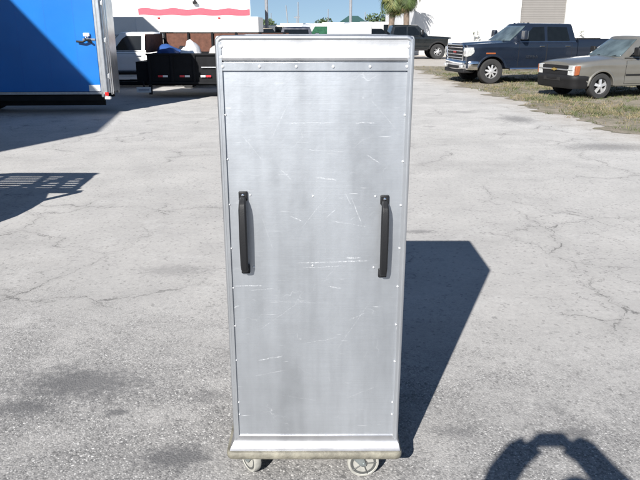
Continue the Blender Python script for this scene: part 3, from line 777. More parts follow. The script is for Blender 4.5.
def wrap_bumper(xf, xside, hw, rc, prof, bow=.05):
    """bumper swept round the nose: prof = (outward offset, z) points of a closed section"""
    path = [(xside, -hw)]
    for i in range(9):
        a = R(90 * i / 8); path.append((xf - bow - rc + rc * math.sin(a), -hw + rc - rc * math.cos(a)))
    for i in range(1, 8):
        u = -1 + 2 * i / 8; path.append((xf - bow * u * u, u * (hw - rc)))
    path += [(x, -y) for (x, y) in path[:10]][::-1]
    rings = []
    for i, (x, y) in enumerate(path):
        p, q = path[max(0, i - 1)], path[min(len(path) - 1, i + 1)]
        t = Vector((q[0] - p[0], q[1] - p[1])).normalized(); n = Vector((t.y, -t.x))
        if i == 0: n = Vector((0, -1))
        if i == len(path) - 1: n = Vector((0, 1))
        rings.append([(x + n.x * o_, y + n.y * o_, z) for (o_, z) in prof])
    return MB().loft(rings)

# ------------------------------------------------------------------ dark blue crew-cab pickup
def place_heading(contact, alpha, Wd, left_side=True):
    """truck faces (-cos a, -sin a); its left side looks at the camera; contact = ground point of the near front tyre"""
    h = Vector((-math.cos(alpha), -math.sin(alpha))); left = Vector((-h.y, h.x))       # left of heading
    c = Vector(contact) - (left if left_side else -left) * (Wd / 2 - .12)
    return (c.x, c.y, 0), math.atan2(h.y, h.x)

def blue_pickup():
    P = dict(W=2.05, L=6.15, sf=.90, sr=4.98, r=.415, hood=1.36, nose=1.27, belt=1.37, sill=.52, cowl=1.52, cabr=4.02, rail=1.46, roof=1.98, wbase=1.42, wtop=2.22, rooftail=3.84,
             gap=.09, lip=.055, bulge=.035, crown=.03, chin=.0, noset=.07, tin=.09, tout=.27, spokes=8, wstyle='star', rim=.24, tw=.27, step=True, msize=1.15, mirror=1.92,
             doors=[(1.83, 2.86), (2.88, 3.82)],
             windows=[[(1.90, 1.41), (2.20, 1.66), (2.40, 1.86), (2.82, 1.875), (2.82, 1.41)], [(2.92, 1.41), (2.92, 1.875), (3.66, 1.86), (3.76, 1.44), (3.74, 1.41)]])
    paint = carpaint('midnight_blue_paint', (0.013, 0.020, 0.036)); grey = mat('satin_grey_flare', (0.16, 0.165, 0.18), .45, .3)
    loc, rz = place_heading((5.85, 22.75), R(11), P['W'])
    root, X, ys = pickup('parked_pickup', 'dark blue crew cab pickup with chrome grille parked on the grass by the white wall', loc, rz, paint,
        dict(bumper=M_chrome, flare=paint, mirror=paint, belt=M_chrome, step=M_chrome), P)
    W2 = P['W'] / 2 * .93
    # grille
    g = MB().prism([(-.66, .80), (-.72, 1.20), (-.66, 1.26), (.66, 1.26), (.72, 1.20), (.66, .80)], X(0) - .01, X(0) + .03, 'x').build('grille', M_black, root, bevel=.01)
    b = MB()
    for z in (.86, .97, 1.08, 1.19): b.box(X(0) + .025, X(0) + .06, -.66, .66, z - .018, z + .018)
    b.build('grille_bar', M_chrome, g, bevel=.006)
    b = MB()
    fr = [(-.68, .78), (-.76, 1.20), (-.68, 1.285), (.68, 1.285), (.76, 1.20), (.68, .78), (-.68, .78)]
    b.tube([(X(0) + .035, y, z) for (y, z) in fr], .028, 8); b.build('grille_surround', M_chrome, g)
    MB().box(X(0) + .05, X(0) + .07, -.12, .12, 1.01, 1.07).build('grille_badge', mat('dark_red_badge', (.25, .02, .02), .4), g, bevel=.01)
    for sy in (-1, 1):
        h = MB(); h.prism([(X(-.035), 1.20), (X(.34), 1.22), (X(.30), 1.08), (X(.12), .93), (X(-.035), .90)], sy * .735, sy * (W2 + .052), 'y')
        hl = h.build('headlight', M_lamp, root, bevel=.02)
        MB().box(X(-.045), X(-.02), *sorted((sy * .78, sy * .90)), .99, 1.10).build('lamp_unit', M_chrome, hl, bevel=.01)
        b = MB(); s_ = .82; z_ = P['r'] + P['r'] + .09 + .06
        b.box(X(s_ + .17), X(s_ - .17), *sorted((sy * (ys(s_, 1.0) + .0), sy * (ys(s_, 1.0) + .02))), .985, 1.035); b.build('side_marker', M_amber, root, bevel=.008)
        b = MB(); b.box(X(-.125), X(-.075), *sorted((sy * .64, sy * .84)), .53, .63); b.build('fog_light', M_lamp, root, bevel=.02)
        h = MB(); h.box(-.02, .5, 0, .006, -.02, .02)
        text_mesh('side_badge', 'SIERRA', .15, M_chrome, root, (X(2.33), sy * (ys(2.3, .88) + .012), .885), (R(90), 0, R(180) if sy > 0 else 0))
    # bumper: chrome with dark lower valance
    wrap_bumper(X(-.10), X(.40), 1.0, .28, [(-.10, .77), (-.01, .77), (.015, .74), (.02, .66), (.01, .54), (-.03, .47), (-.10, .47)]).build('front_bumper', M_chrome, root, ang=40)
    MB().box(X(.3), X(-.07), -.86, .86, .36, .49).build('air_dam', M_black, root, bevel=.03)
    MB().box(X(-.09), X(-.125), -.45, .45, .50, .60).build('bumper_grille', M_black, root, bevel=.01)
    # roof marker bumps
    b = MB()
    for y in (-.5, -.2, 0, .2, .5): b.sphere((X(2.36), y, 1.995), (.045, .035, .02))
    b.build('roof_marker_lamp', M_black, root)
blue_pickup()

# ------------------------------------------------------------------ tan compact pickup
def tan_pickup():
    P = dict(W=1.73, L=5.1, sf=.84, sr=3.75, r=.335, hood=1.055, nose=.90, belt=1.04, sill=.34, cowl=1.42, cabr=3.0, rail=1.03, roof=1.595, wbase=1.36, wtop=2.12, rooftail=2.85,
             gap=.055, lip=.045, bulge=.0, crown=.055, chin=.10, noset=.13, sho=.10, tin=.13, tout=.29, spokes=5, wstyle='star', rim=.205, tw=.21, msize=.8, mirror=1.82, bodyside=.62,
             doors=[(1.55, 2.80)],
             windows=[[(1.72, 1.08), (2.14, 1.40), (2.30, 1.51), (2.72, 1.51), (2.74, 1.08)]])
    paint = carpaint('pewter_paint', (0.235, 0.226, 0.205), .34, .55)
    loc, rz = place_heading((7.45, 17.6), R(16), P['W'])
    root, X, ys = pickup('parked_pickup', 'pewter tan compact pickup with black bumper parked nearest on the right side of the grass', loc, rz, paint,
        dict(bumper=M_black, flare=paint, mirror=M_black, handle=M_black), P)
    W2 = P['W'] / 2
    g = MB().prism([(-.56, .60), (-.58, .865), (.58, .865), (.56, .60)], X(0) - .02, X(0) + .022, 'x').build('grille', M_black, root, bevel=.012)
    MB().box(X(0) + .02, X(0) + .045, -.57, .57, .735, .775).build('grille_bar', mat('painted_grille_bar', (.5, .5, .5), .3, .8), g, bevel=.008)
    b = MB(); X0 = X(0) + .045
    b.prism([(-.10, .775), (-.12, .735), (-.035, .735), (-.035, .72), (.035, .72), (.045, .735), (.10, .735), (.12, .775), (.035, .775), (.035, .79), (-.035, .79), (-.035, .775)], X0, X0 + .012, 'x').build('grille_emblem', mat('gold_emblem', (.6, .42, .12), .3, .8), g)
    for sy in (-1, 1):
        h = MB(); h.prism([(X(-.02), .875), (X(.20), .885), (X(.20), .615), (X(-.02), .610)], sy * .53, sy * .765, 'y'); hl = h.build('headlight', M_lamp, root, bevel=.02)
        MB().box(X(-.028), X(-.014), *sorted((sy * .58, sy * .75)), .745, .755).build('lamp_divider', M_black, hl)
        h = MB(); h.prism([(X(.015), .86), (X(.15), .865), (X(.13), .64), (X(.015), .62)], sy * .772, sy * (W2 - .012), 'y'); h.build('corner_lamp', M_amber, root, bevel=.015)
    wrap_bumper(X(-.10), X(.42), W2 - .015, .20, [(-.10, .615), (-.01, .615), (.012, .585), (.012, .50), (.0, .48), (.004, .36), (-.03, .28), (-.10, .28)]).build('front_bumper', M_black, root, ang=40)
    MB().box(X(-.105), X(-.08), -.36, .36, .47, .56).build('bumper_slot', M_under, root)
tan_pickup()

# ------------------------------------------------------------------ black lifted pickup by the palms (faces right)
def black_pickup():
    P = dict(W=2.0, L=5.9, sf=.82, sr=4.6, r=.47, hood=1.42, nose=1.33, belt=1.42, sill=.62, cowl=1.45, cabr=3.95, rail=1.47, roof=2.08, wbase=1.38, wtop=2.1, rooftail=3.7,
             gap=.09, lip=.08, bulge=.03, crown=.03, chin=.0, spokes=6, rim=.26, tw=.29, step=True, msize=1.1, mirror=1.9,
             doors=[(1.78, 2.80), (2.82, 3.75)],
             windows=[[(1.85, 1.46), (2.12, 1.75), (2.30, 1.95), (2.76, 1.97), (2.76, 1.46)], [(2.86, 1.46), (2.86, 1.97), (3.58, 1.95), (3.7, 1.46)]])
    paint = carpaint('black_green_paint', (0.006, 0.008, 0.009), .3, .1)
    root, X, ys = pickup('parked_pickup', 'black lifted crew cab pickup facing right before the far white building and palms', (7.45, 43.5, 0), R(3), paint,
        dict(bumper=M_black, flare=M_black, mirror=M_black, handle=M_black), P)
    g = MB().box(X(0) - .02, X(0) + .03, -.68, .68, .86, 1.26).build('grille', M_black, root, bevel=.03)
    b = MB(); b.box(X(0) + .02, X(0) + .05, -.68, .68, 1.0, 1.05); b.box(X(0) + .02, X(0) + .05, -.68, .68, 1.12, 1.17); b.build('grille_bar', M_chrome, g, bevel=.006)
    for sy in (-1, 1): MB().box(X(.22), X(-.03), *sorted((sy * .70, sy * .97)), .93, 1.26).build('headlight', M_lamp, root, bevel=.03)
    b = MB(); b.box(X(.22), X(-.14), -.98, .98, .58, .84); b.build('front_bumper', M_black, root, bevel=.04)
black_pickup()

# ------------------------------------------------------------------ dark pickup behind the cart (tail towards the camera)
def tail_pickup():
    P = dict(W=1.95, L=5.6, sf=.9, sr=4.4, r=.38, hood=1.22, nose=1.12, belt=1.28, sill=.46, cowl=1.4, cabr=3.7, rail=1.30, roof=1.93, wbase=1.35, wtop=2.05, rooftail=3.5,
             gap=.07, lip=.05, crown=.03, doors=[(1.7, 2.65), (2.67, 3.55)],
             windows=[[(1.8, 1.32), (2.2, 1.78), (2.6, 1.82), (2.6, 1.32)], [(2.7, 1.32), (2.7, 1.82), (3.3, 1.8), (3.45, 1.32)]])
    paint = carpaint('navy_black_paint', (0.012, 0.016, 0.03), .3, .2)
    pickup('parked_pickup', 'dark navy pickup seen from behind directly above the cabinet top', (-1.25, 38.2, 0), R(90), paint, dict(bumper=M_chrome, flare=paint, mirror=M_black), P)
tail_pickup()

# ------------------------------------------------------------------ white pickup behind the black dump trailer
def white_pickup():
    P = dict(W=1.95, L=5.5, sf=.95, sr=4.1, r=.36, hood=1.08, nose=1.00, belt=1.12, sill=.50, cowl=1.35, cabr=3.15, rail=1.10, roof=1.69, wbase=1.35, wtop=1.95, rooftail=3.05,
             gap=.07, lip=.05, crown=.03, step=True, mirror=1.75,
             doors=[(1.65, 2.75)], windows=[[(1.78, 1.16), (2.05, 1.50), (2.18, 1.59), (2.66, 1.59), (2.66, 1.16)], [(2.76, 1.16), (2.76, 1.59), (2.98, 1.59), (3.02, 1.16)]])
    root, X, ys = pickup('parked_pickup', 'white pickup half hidden behind the blue trailer and the black dump trailer', (-7.35, 22.0, 0), R(180), mat('white_truck_paint', (.8, .8, .79), .35, var=.03, coat=.5), dict(bumper=M_chrome, flare=M_white, mirror=M_black, step=M_black), P)
    b = MB()
    for y in (-.8, .8): b.box(X(3.33), X(3.27), y - .03, y + .03, 1.10, 1.70)
    for z in (1.68, 1.5, 1.3): b.box(X(3.33), X(3.27), -.83, .83, z - .02, z + .02)
    b.build('headache_rack', M_black, root, bevel=.005)
white_pickup()

# ------------------------------------------------------------------ blue enclosed trailer
def blue_trailer():
    root = empty('enclosed_trailer', (-4.66, 14.35, 0), R(3)); tag(root, 'bright blue enclosed cargo trailer with silver corner frame at the left edge', 'trailer')
    L, D, z0, z1 = 4.75, 1.1, .42, 3.3
    blue = mat('bright_blue_sheet', (0.006, 0.135, 0.45), .3, var=.10, scale=1.2, bump=.6, bscale=1.6, coat=.6)
    MB().box(-L, -.13, 0, D, z0 + .06, z1).build('body', blue, root, bevel=.01)
    b = MB()
    for i in range(1, 8): b.box(-L + i * .6 - .002, -L + i * .6 + .002, -.0015, .001, z0 + .08, z1 - .1)
    b.build('panel_seam', mat('panel_seam_blue', (.008, .10, .42), .4), root)
    b = MB(); b.box(-L, -.02, -.012, .03, z0, z0 + .055); b.build('bottom_rail', M_steel, root, bevel=.004)
    b = MB(); b.box(-L, -.02, -.01, D + .01, z1, z1 + .08); b.build('roof', M_white, root, bevel=.02)
    # rear corner frame of bright aluminium
    A = mat('bright_corner_post', (.66, .68, .70), .3, .85, var=.15, scale=8)
    for y in (0, D - .08):
        b = MB(); b.box(-.125, -.075, y - .012 if y == 0 else y, y + .07, z0 - .06, z1); b.box(-.06, .0, y - .01 if y == 0 else y, y + .09, z0 - .06, z1); b.build('corner_post', A, root, bevel=.006)
    MB().box(-.075, -.06, -.004, D, z0, z1).build('door_jamb', mat('jamb_grey', (.25, .26, .27), .5), root)
    d = MB().box(.001, .035, .08, D - .10, z0 + .02, z1 - .1).build('rear_door', A, root, bevel=.006)
    for y in (.16, .30): MB().tube([(.055, y, z0 - .02), (.055, y, z1 - .15)], .014, 8).build('lock_rod', M_chrome, d)
    for z in (.8, 1.55, 2.3, 3.0): MB().box(-.02, .06, .05, .22, z - .04, z + .04).tube([(.06, .07, z - .06), (.06, .07, z + .06)], .018, 8).build('door_hinge', M_steel, root, bevel=.004)
    # door hold-back on the side: white keeper with black latch and arm
    h = empty('door_holdback', (-.30, -.01, 1.60), 0, root)
    MB().box(-.07, .06, -.05, 0, .03, .10).build('keeper', M_white, h, bevel=.01)
    MB().tube([(-.22, -.05, -.07), (-.08, -.07, -.08), (.02, -.09, -.03), (.10, -.05, -.10)], .022, 8).build('latch_arm', M_black, h)
    MB().sphere((.0, -.07, -.01), .05).build('latch_knob', M_chrome, h)
    MB().box(-.10, .16, -.012, 0, -.05, -.01).build('latch_plate', M_chrome, h)
    # corner lamps, tail lamp
    MB().box(-.38, -.14, -.006, .004, z0 + .065, z0 + .20).build('reflector_plate', M_white, root, bevel=.003)
    MB().box(-.05, .03, -.014, -.006, z0 - .03, z0 + .05).build('tail_light', M_red, root, bevel=.005)
    MB().box(-.06, .06, -.02, .10, z0 - .11, z0 - .05).build('corner_foot', M_white, root, bevel=.01)
    # undercarriage
    b = MB(); b.box(-L, -.1, .08, .16, z0 - .14, z0); b.box(-L, -.1, D - .16, D - .08, z0 - .14, z0); b.box(-2.6, -2.5, .1, D - .1, .24, .34)
    for i in range(8): b.box(-L + .2 + i * .6, -L + .26 + i * .6, .1, D - .1, z0 - .09, z0 - .002)
    b.build('chassis', M_under, root)
    MB().box(-3.9, -2.33, -.02, .22, z0 - .0, z0 + .26).build('fender', mat('dark_fender', (.02, .02, .025), .5), root, bevel=.03)
    for s in (-3.55, -2.85):
        for y, sd in ((.0, -1), (D, 1)): wheel(root, s, y, .33, .2, sd, 6, 'bar', .19)
    b = MB(); b.tube([(-L, .15, .4), (-L - 1.1, D / 2, .42)], .04, 6); b.tube([(-L, D - .15, .4), (-L - 1.1, D / 2, .42)], .04, 6); b.build('drawbar', M_black, root)
    # low dark sheet added in place of the shade under the trailer
    MB().box(-L, -.12, .25, .27, .16, z0).build('underside_shade_sheet', M_under, root)
blue_trailer()

# ------------------------------------------------------------------ black dump trailer with rusty mesh sides
def dump_trailer():
    root = empty('dump_trailer', (-4.62, 17.75, 0), 0); tag(root, 'black dump trailer with rusty high sides and a tarp load, left of the cabinet', 'trailer')
    L, D = 3.7, 2.0; blk = mat('chalky_black_steel', (.008, .0085, .010), .75, var=.3, scale=5, spec=.2)
    rust = mat('rusty_board', (.11, .048, .032), .9, var=.35, scale=9, bump=.3, bscale=40)
    b = MB(); b.box(0, L, 0, .05, .42, 1.16); b.box(0, L, D - .05, D, .42, 1.16); b.box(0, .05, .051, D - .051, .42, 1.16); b.box(L - .05, L, .051, D - .051, .42, 1.16)
    b.build('box_side', blk, root, bevel=.005)
    MB().box(.05, L - .05, .05, D - .05, .44, .50).build('box_floor', M_under, root)
    b = MB()
    for i in range(7): b.box(.02 + i * .6, .09 + i * .6, -.045, -.001, .44, 1.12)
    b.box(-.02, L + .02, -.05, .0 - .001, 1.121, 1.175); b.box(-.02, L + .02, -.05, -.001, .38, .438); b.build('side_rib', blk, root, bevel=.005)
    MB().box(0.03, L, D + .002, D + .045, 1.10, 1.68).build('high_side', rust, root)
    b = MB(); b.box(-.002, -.03, .1, D, 1.18, 1.66); b.build('high_end', rust, root)
    b = MB()
    for i in range(6): b.box(.03 + i * .7, .09 + i * .7, D - .06, D + .0, 1.17, 1.70)
    b.box(0, L, D - .02, D + .046, 1.682, 1.71); b.build('stake', blk, root, bevel=.004)
    Mw = mat('reflector_white', (.7, .7, .7), .35); Mr = mat('reflector_red', (.55, .03, .04), .35)
    for (x, c) in ((.28, Mr), (.41, Mw), (.86, Mr), (1.0, Mw), (1.42, Mw), (1.57, Mr), (2.2, Mr), (2.34, Mw), (2.9, Mr), (3.05, Mw)):
        MB().box(x, x + .13, -.056, -.0505, .56, .61).build('reflector', c, root)
    MB().box(1.45, 1.95, -.05, -.045, .80, .83).build('tie_rail', M_steel, root)
    b = MB()
    b.box(-.9, L, .55, .65, .30, .40); b.box(-.9, L, D - .65, D - .55, .30, .40); b.tube([(-.9, .6, .35), (-2.0, 1.0, .38), (-.9, D - .6, .35)], .05, 6); b.box(-.35, 0, .15, D - .15, .40, .95); b.build('chassis', blk, root, bevel=.005)
    for s in (2.35, 3.1):
        for y, sd in ((.28, -1), (D - .28, 1)): wheel(root, s, y, .33, .2, sd, 6, 'bar', .19)
    # plate under the front corner
    pl = empty('plate_holder', (-.13, -.03, 0), 0, root)
    MB().box(-.02, .02, 0, .02, .22, .44).build('bracket', M_black, pl); MB().box(-.20, .19, -.014, -.002, .155, .30).build('number_plate', mat('plate_white', (.62, .63, .62), .5), pl, bevel=.004)
    MB().box(-.15, .14, -.018, -.0145, .205, .25).build('plate_marking', mat('plate_grey', (.3, .32, .36), .6), pl)
    b = MB(); b.box(.0, .08, -.03, .05, .10, .43); b.build('jack_leg', M_black, root)
    # load: tarp, white sack, grey tyre-like bundle (each lies loose)
    def lump(nm, lb, cat, c, rr, m, seed, grp=None):
        rnd = random.Random(seed); bm = bmesh.new(); bmesh.ops.create_icosphere(bm, subdivisions=3, radius=1)
        for v in bm.verts:
            n = v.co.copy(); k = 1 + .16 * math.sin(5 * n.x + seed) * math.cos(4 * n.y + seed * 2) + .10 * math.sin(9 * n.z + 3 * n.x + seed)
            v.co = Vector((n.x * rr[0] * k, n.y * rr[1] * k, max(-.6, n.z) * rr[2] * k))
        me = bpy.data.meshes.new(nm); bm.to_mesh(me); bm.free(); me.materials.append(m)
        for q in me.polygons: q.use_smooth = True
        o = bpy.data.objects.new(nm, me); COL.objects.link(o); o.location = c; tag(o, lb, cat, grp)
    lump('tarp', 'folded blue tarp lying in the black dump trailer', 'tarp', (-4.2, 18.6, 1.0), (.40, .45, .40), mat('blue_tarp', (.03, .08, .25), .5), 3)
    lump('sack', 'bright white sack heaped in the middle of the dump trailer', 'sack', (-3.62, 18.7, .98), (.34, .4, .44), mat('white_sack', (.78, .78, .78), .6), 5)
    lump('bundle', 'grey wrapped bundle at the cabinet side of the dump trailer', 'bundle', (-2.85, 18.7, .98), (.30, .35, .38), mat('grey_wrap', (.4, .39, .38), .6), 9)
    lump('bundle', 'black plastic bundle filling the bed between the tarp and the sack', 'bundle', (-3.9, 19.1, .95), (.3, .4, .36), mat('black_wrap', (.02, .02, .022), .4), 12)
dump_trailer()

# ------------------------------------------------------------------ long white flat trailer behind
def white_trailer():
    root = empty('long_trailer', (-2.46, 27, 0), 0); tag(root, 'long low white trailer with side rails behind the white pickup', 'trailer')
    L = 13.5
    MB().box(-L, 0, 0, 2.3, 1.42, 2.27).build('body', mat('chalk_white_panel', (.74, .73, .71), .5, var=.07, scale=1.5), root, bevel=.02)
    b = MB(); b.box(-L, .02, -.05, 0 - .002, 1.55, 1.60); b.box(-L, .02, -.05, -.002, 1.40, 1.46); b.build('side_rail', mat('rail_grey', (.45, .46, .48), .5), root, bevel=.005)
    b = MB()
    for i in range(1, 12): b.box(-i * 1.22 - .02, -i * 1.22 + .02, -.02, -.002, 1.61, 2.2)
    b.build('side_rib', mat('rib_white', (.66, .66, .66), .5), root)
    MB().box(-L + .2, -.3, .15, 2.15, 1.05, 1.419).build('chassis', M_under, root)
    b = MB(); b.box(-L, 0, .05, .10, 1.06, 1.40); b.build('skirt', mat('skirt_white', (.6, .6, .59), .5), root)
    for i, x in enumerate((-1.6, -4.0, -6.3)): MB().box(x, x + .09, -.025, -.003, 2.20, 2.25).build('clearance_lamp', M_red, root)
    for s in (-1.5, -2.6, -11, -12):
        for y, sd in ((.1, -1), (2.2, 1)): wheel(root, s, y, .5, .28, sd, 5, 'bar', .28)
white_trailer()

# ------------------------------------------------------------------ far buildings
def red_stripe_building():
    root = empty('commercial_building', (-6.15, 60, 0), R(9)); tag(root, 'white commercial building with a wavy red stripe, behind the long trailer', 'building')
    MB().box(-32, 0, 0, 14, 0, 6.0).build('wall', mat('white_stucco', (.78, .77, .75), .8, var=.05, scale=.8, bump=.2, bscale=8), root)
    MB().box(-32.1, .1, -.1, 14.1, 6.0, 6.25).build('parapet', mat('parapet', (.6, .6, .6), .7), root)
    # wavy band
    b = MB(); top = []; bot = []
    for i in range(61):
        x = -9.6 + 9.55 * i / 60; top.append((x, 3.54 + .07 * math.sin(i * .42) )); bot.append((x, 3.02 + .03 * math.sin(i * .42 + .5)))
    b.add([(x, -.03, z) for x, z in bot] + [(x, -.03, z) for x, z in top] + [(x, .01, z) for x, z in bot] + [(x, .01, z) for x, z in top],
          [(i, i + 1, 62 + i, 61 + i) for i in range(60)] + [(61 + i, 62 + i, 184 + i, 183 + i) for i in range(60)] + [(i + 1, i, 122 + i, 123 + i) for i in range(60)] + [(0, 61, 183, 122), (60, 182, 243, 121)])
    b.build('painted_stripe', mat('red_band', (.46, .085, .12), .6, var=.08), root)
    lt = MB(); lt.box(-4.95, -4.6, -.35, 0, 3.95, 4.15); lt.box(-4.85, -4.7, -.12, 0, 4.15, 4.3); lt.build('wall_light', M_black, root, bevel=.02)
    MB().box(-3.0, -.3, -.022, .0, 3.75, 4.6).build('faded_panel', mat('cream_panel', (.74, .66, .52), .7, var=.08), root)
red_stripe_building()

def white_building():
    root = empty('warehouse', (6.95, 50, 0), 0); tag(root, 'large white warehouse with a grey roll-up door behind the parked pickups', 'building')
    Wm = corrugated('white_metal_wall', (.78, .775, .765), .9, 0, .35, .05)
    dx0, dx1, dh = 7.75, 11.15, 4.6
    b = MB(); b.box(0, dx0, 0, .3, 0, 7); b.box(dx1, 34, -.05, .3, 0, 7); b.box(dx0, dx1, .02, .3, dh, 7); b.box(0, .3, .3, 22, 0, 7); b.box(33.7, 34, .3, 22, 0, 7); b.box(.3, 33.7, 21.7, 22, 0, 7)
    b.build('wall', Wm, root)
    MB().box(-.15, 34.15, -.2, 22.2, 7.0, 7.25).build('roof', mat('metal_roof', (.5, .5, .5), .5), root)
    D_ = corrugated('roller_door_grey', (.19, .18, .17), .16, 2, .5, .08)
    MB().box(dx0 + .02, dx1 - .02, .12, .2, 0, dh).build('roller_door', D_, root)
    for x in (dx0, dx1): MB().box(x - .07, x + .07, -.07, .1, 0, dh).build('door_frame', mat('door_frame_grey', (.45, .44, .42), .5), root)
    b = MB(); b.box(-.02, 34.02, -.06, -.051, 0, .35) if False else b.box(.1, dx0 - .1, -.03, -.002, 0, .25); b.build('base_strip', mat('base_dirt', (.5, .48, .45), .8), root)
white_building()

# ------------------------------------------------------------------ unseen building, outline shaped so its shade falls on trailer and ground at left
def corner_building():
    root = empty('unseen_building', (-9, 2, 0), 0); tag(root, 'tall pale unseen building left of the yard, outline shaped to cast the long shade', 'building')
    poly = [(-8.65, .5), (-9.2, 3.95), (-9.85, 7.0), (-9.72, 17.3), (-10.5, 19.4), (-11.2, 22), (-22, 22), (-22, -4), (-11.64, -4)]
    MB().prism([(x + 9, y - 2) for x, y in poly], 0, 8, 'z').build('wall', corrugated('beige_metal_wall', (.55, .53, .48), .9, 1, .4), root, smooth=False)
    MB().box(-12.9, -.9, -5.9, 15, 8.001, 8.01).build('roof', M_steel, root) if False else None
corner_building()

# utility trailer with mesh ramp gate, off frame left; bars shaped to cast the lattice shade
def utility_trailer():
    root = empty('utility_trailer', (0, 0, 0), 0); tag(root, 'unseen black utility trailer, raised mesh ramp gate shaped to cast the lattice shadow on the asphalt', 'trailer')
    yg = 5.30
    M = mat('black_angle_iron', (.02, .02, .022), .5)
    g = empty('ramp_gate', (0, 0, 0), 0, root)
    def bars(nm, lines, r):
        b = MB()
        for ln in lines: b.tube([(x, yg, z) for x, z in ln], r, 6)
        return b.build(nm, M, g)
    bars('gate_frame', [[(-5.107, 1.994), (-4.04, 1.994)], [(-6.4, 1.7), (-5.107, 1.994)], [(-5.107, 1.994), (-4.70, 1.30)], [(-4.622, 1.99), (-4.116, 1.30)], [(-4.30, 1.99), (-3.833, 1.298)], [(-3.96, 1.85), (-3.593, 1.298)], [(-4.04, 1.96), (-3.90, 1.72)], [(-6.4, 1.31), (-3.50, 1.31)], [(-3.50, 1.31), (-3.62, 1.0)], [(-6.4, 1.40), (-3.62, 1.40)]], .042)
    bars('gate_mesh', [[(-6.4, z), (x, z)] for x, z in ((-4.0, 1.829), (-3.861, 1.657), (-3.745, 1.492))] + [[(-4.184, 1.38), (-4.30, 1.9)]] + [[(-6.4, z), (x, z)] for x, z in ((-4.06, 1.91), (-3.94, 1.745), (-3.80, 1.575))], .026)
    bars('gate_brace', [[(-4.45, 1.42), (-4.05, 1.93)]], .06)
    b = MB(); b.prism([(-4.26, 1.93), (-4.00, 2.01), (-4.02, 1.88), (-4.10, 1.85)], yg - .02, yg + .02, 'y'); b.build('gate_latch', M, g)
    b = MB(); b.prism([(-6.4, .45), (-3.43, .48), (-3.444, .61), (-3.47, .80), (-3.57, 1.02), (-3.80, 1.25), (-4.05, 1.31), (-6.4, 1.31)], yg - .30, yg + .03, 'y'); b.build('side_panel', M, root)
    b = MB(); b.box(-6.4, -3.6, yg - 1.7, yg - .301, .55, .65); b.build('deck', M, root)
    for x in (-5.6, -4.75):
        wheel(root, x, yg - 1.75, .33, .2, -1, 6, 'bar', .19); wheel(root, x, yg + .06, .33, .2, 1, 6, 'bar', .19)
utility_trailer()

# ------------------------------------------------------------------ vegetation
def leaf_crown(name, m, parent, blobs, n, size, seed, second=None):
    rnd = random.Random(seed); v = []; f = []; mi = []
    tot = sum(b[3] * b[4] * b[5] for b in blobs)
    for (cx, cy, cz, rx, ry, rz) in blobs:
        for _ in range(int(n * rx * ry * rz / tot) + 6):
            while True:
                p = Vector((rnd.uniform(-1, 1), rnd.uniform(-1, 1), rnd.uniform(-1, 1)))
                if p.length < 1: break
            p = p.normalized() * (p.length ** .45) * rnd.uniform(.85, 1.12)
            c = Vector((cx + p.x * rx, cy + p.y * ry, cz + p.z * rz)); s = size * rnd.uniform(.6, 1.4)
            a = Vector((rnd.gauss(0, 1), rnd.gauss(0, 1), rnd.gauss(0, 1))).normalized(); b_ = a.orthogonal().normalized()
            o = len(v); v += [c - a * s, c + b_ * s * .5, c + a * s, c - b_ * s * .5]; f.append((o, o + 1, o + 2, o + 3)); mi.append(1 if rnd.random() < .4 else 0)
    me = bpy.data.meshes.new(name); me.from_pydata([tuple(q) for q in v], [], f); me.materials.append(m); me.materials.append(second or m); me.polygons.foreach_set('material_index', mi)
    o = bpy.data.objects.new(name, me); COL.objects.link(o); o.parent = parent; return o
G1 = mat('leaf_dark', (.045, .075, .03), .7, var=.3, scale=1); G2 = mat('leaf_mid', (.08, .115, .045), .7, var=.3, scale=1)
M_bark = mat('bark', (.17, .13, .10), .9, var=.3, scale=5, bump=.4, bscale=20)
def tree(label, x, y, h, rad, seed, grp='trees on the horizon'):
    root = empty('tree', (x, y, 0)); tag(root, label, 'tree', grp); rnd = random.Random(seed)
    b = MB(); b.tube([(0, 0, 0), (.05, 0, h * .3), (0, .05, h * .6)], [h * .045, h * .035, h * .015], 7)
    for i in range(4):
        a = i * 1.6 + rnd.random(); b.tube([(0, 0, h * .35), (rad * .5 * math.cos(a), rad * .5 * math.sin(a), h * .65)], [h * .018, h * .006], 5)
    b.build('trunk', M_bark, root)
    bl = [(rnd.uniform(-.5, .5) * rad, rnd.uniform(-.5, .5) * rad, h * rnd.uniform(.45, .85), rad * rnd.uniform(.35, .6), rad * rnd.uniform(.35, .6), h * rnd.uniform(.12, .22)) for _ in range(7)]
    leaf_crown('crown', G1, root, bl, 900, .22 * max(1, rad / 3), seed, G2)
tree('low round tree far off, just right of the red striped building', -10.0, 128, 3.6, 2.2, 11)
tree('broad bushy tree far off beside the thick utility pole', -9.2, 118, 4.0, 2.6, 12)
tree('small dark tree far off, between the thin poles and the green roof', .6, 125, 3.9, 2.0, 13)
tree('wide feathery tree far off, left of the palms', 9.0, 105, 4.6, 2.8, 14)
tree('bare topped small tree far off right behind the palms left side', 11.2, 112, 4.2, 2.0, 15)
tree('low shrubby tree far off behind the thin poles', -5.4, 135, 3.2, 2.6, 16)

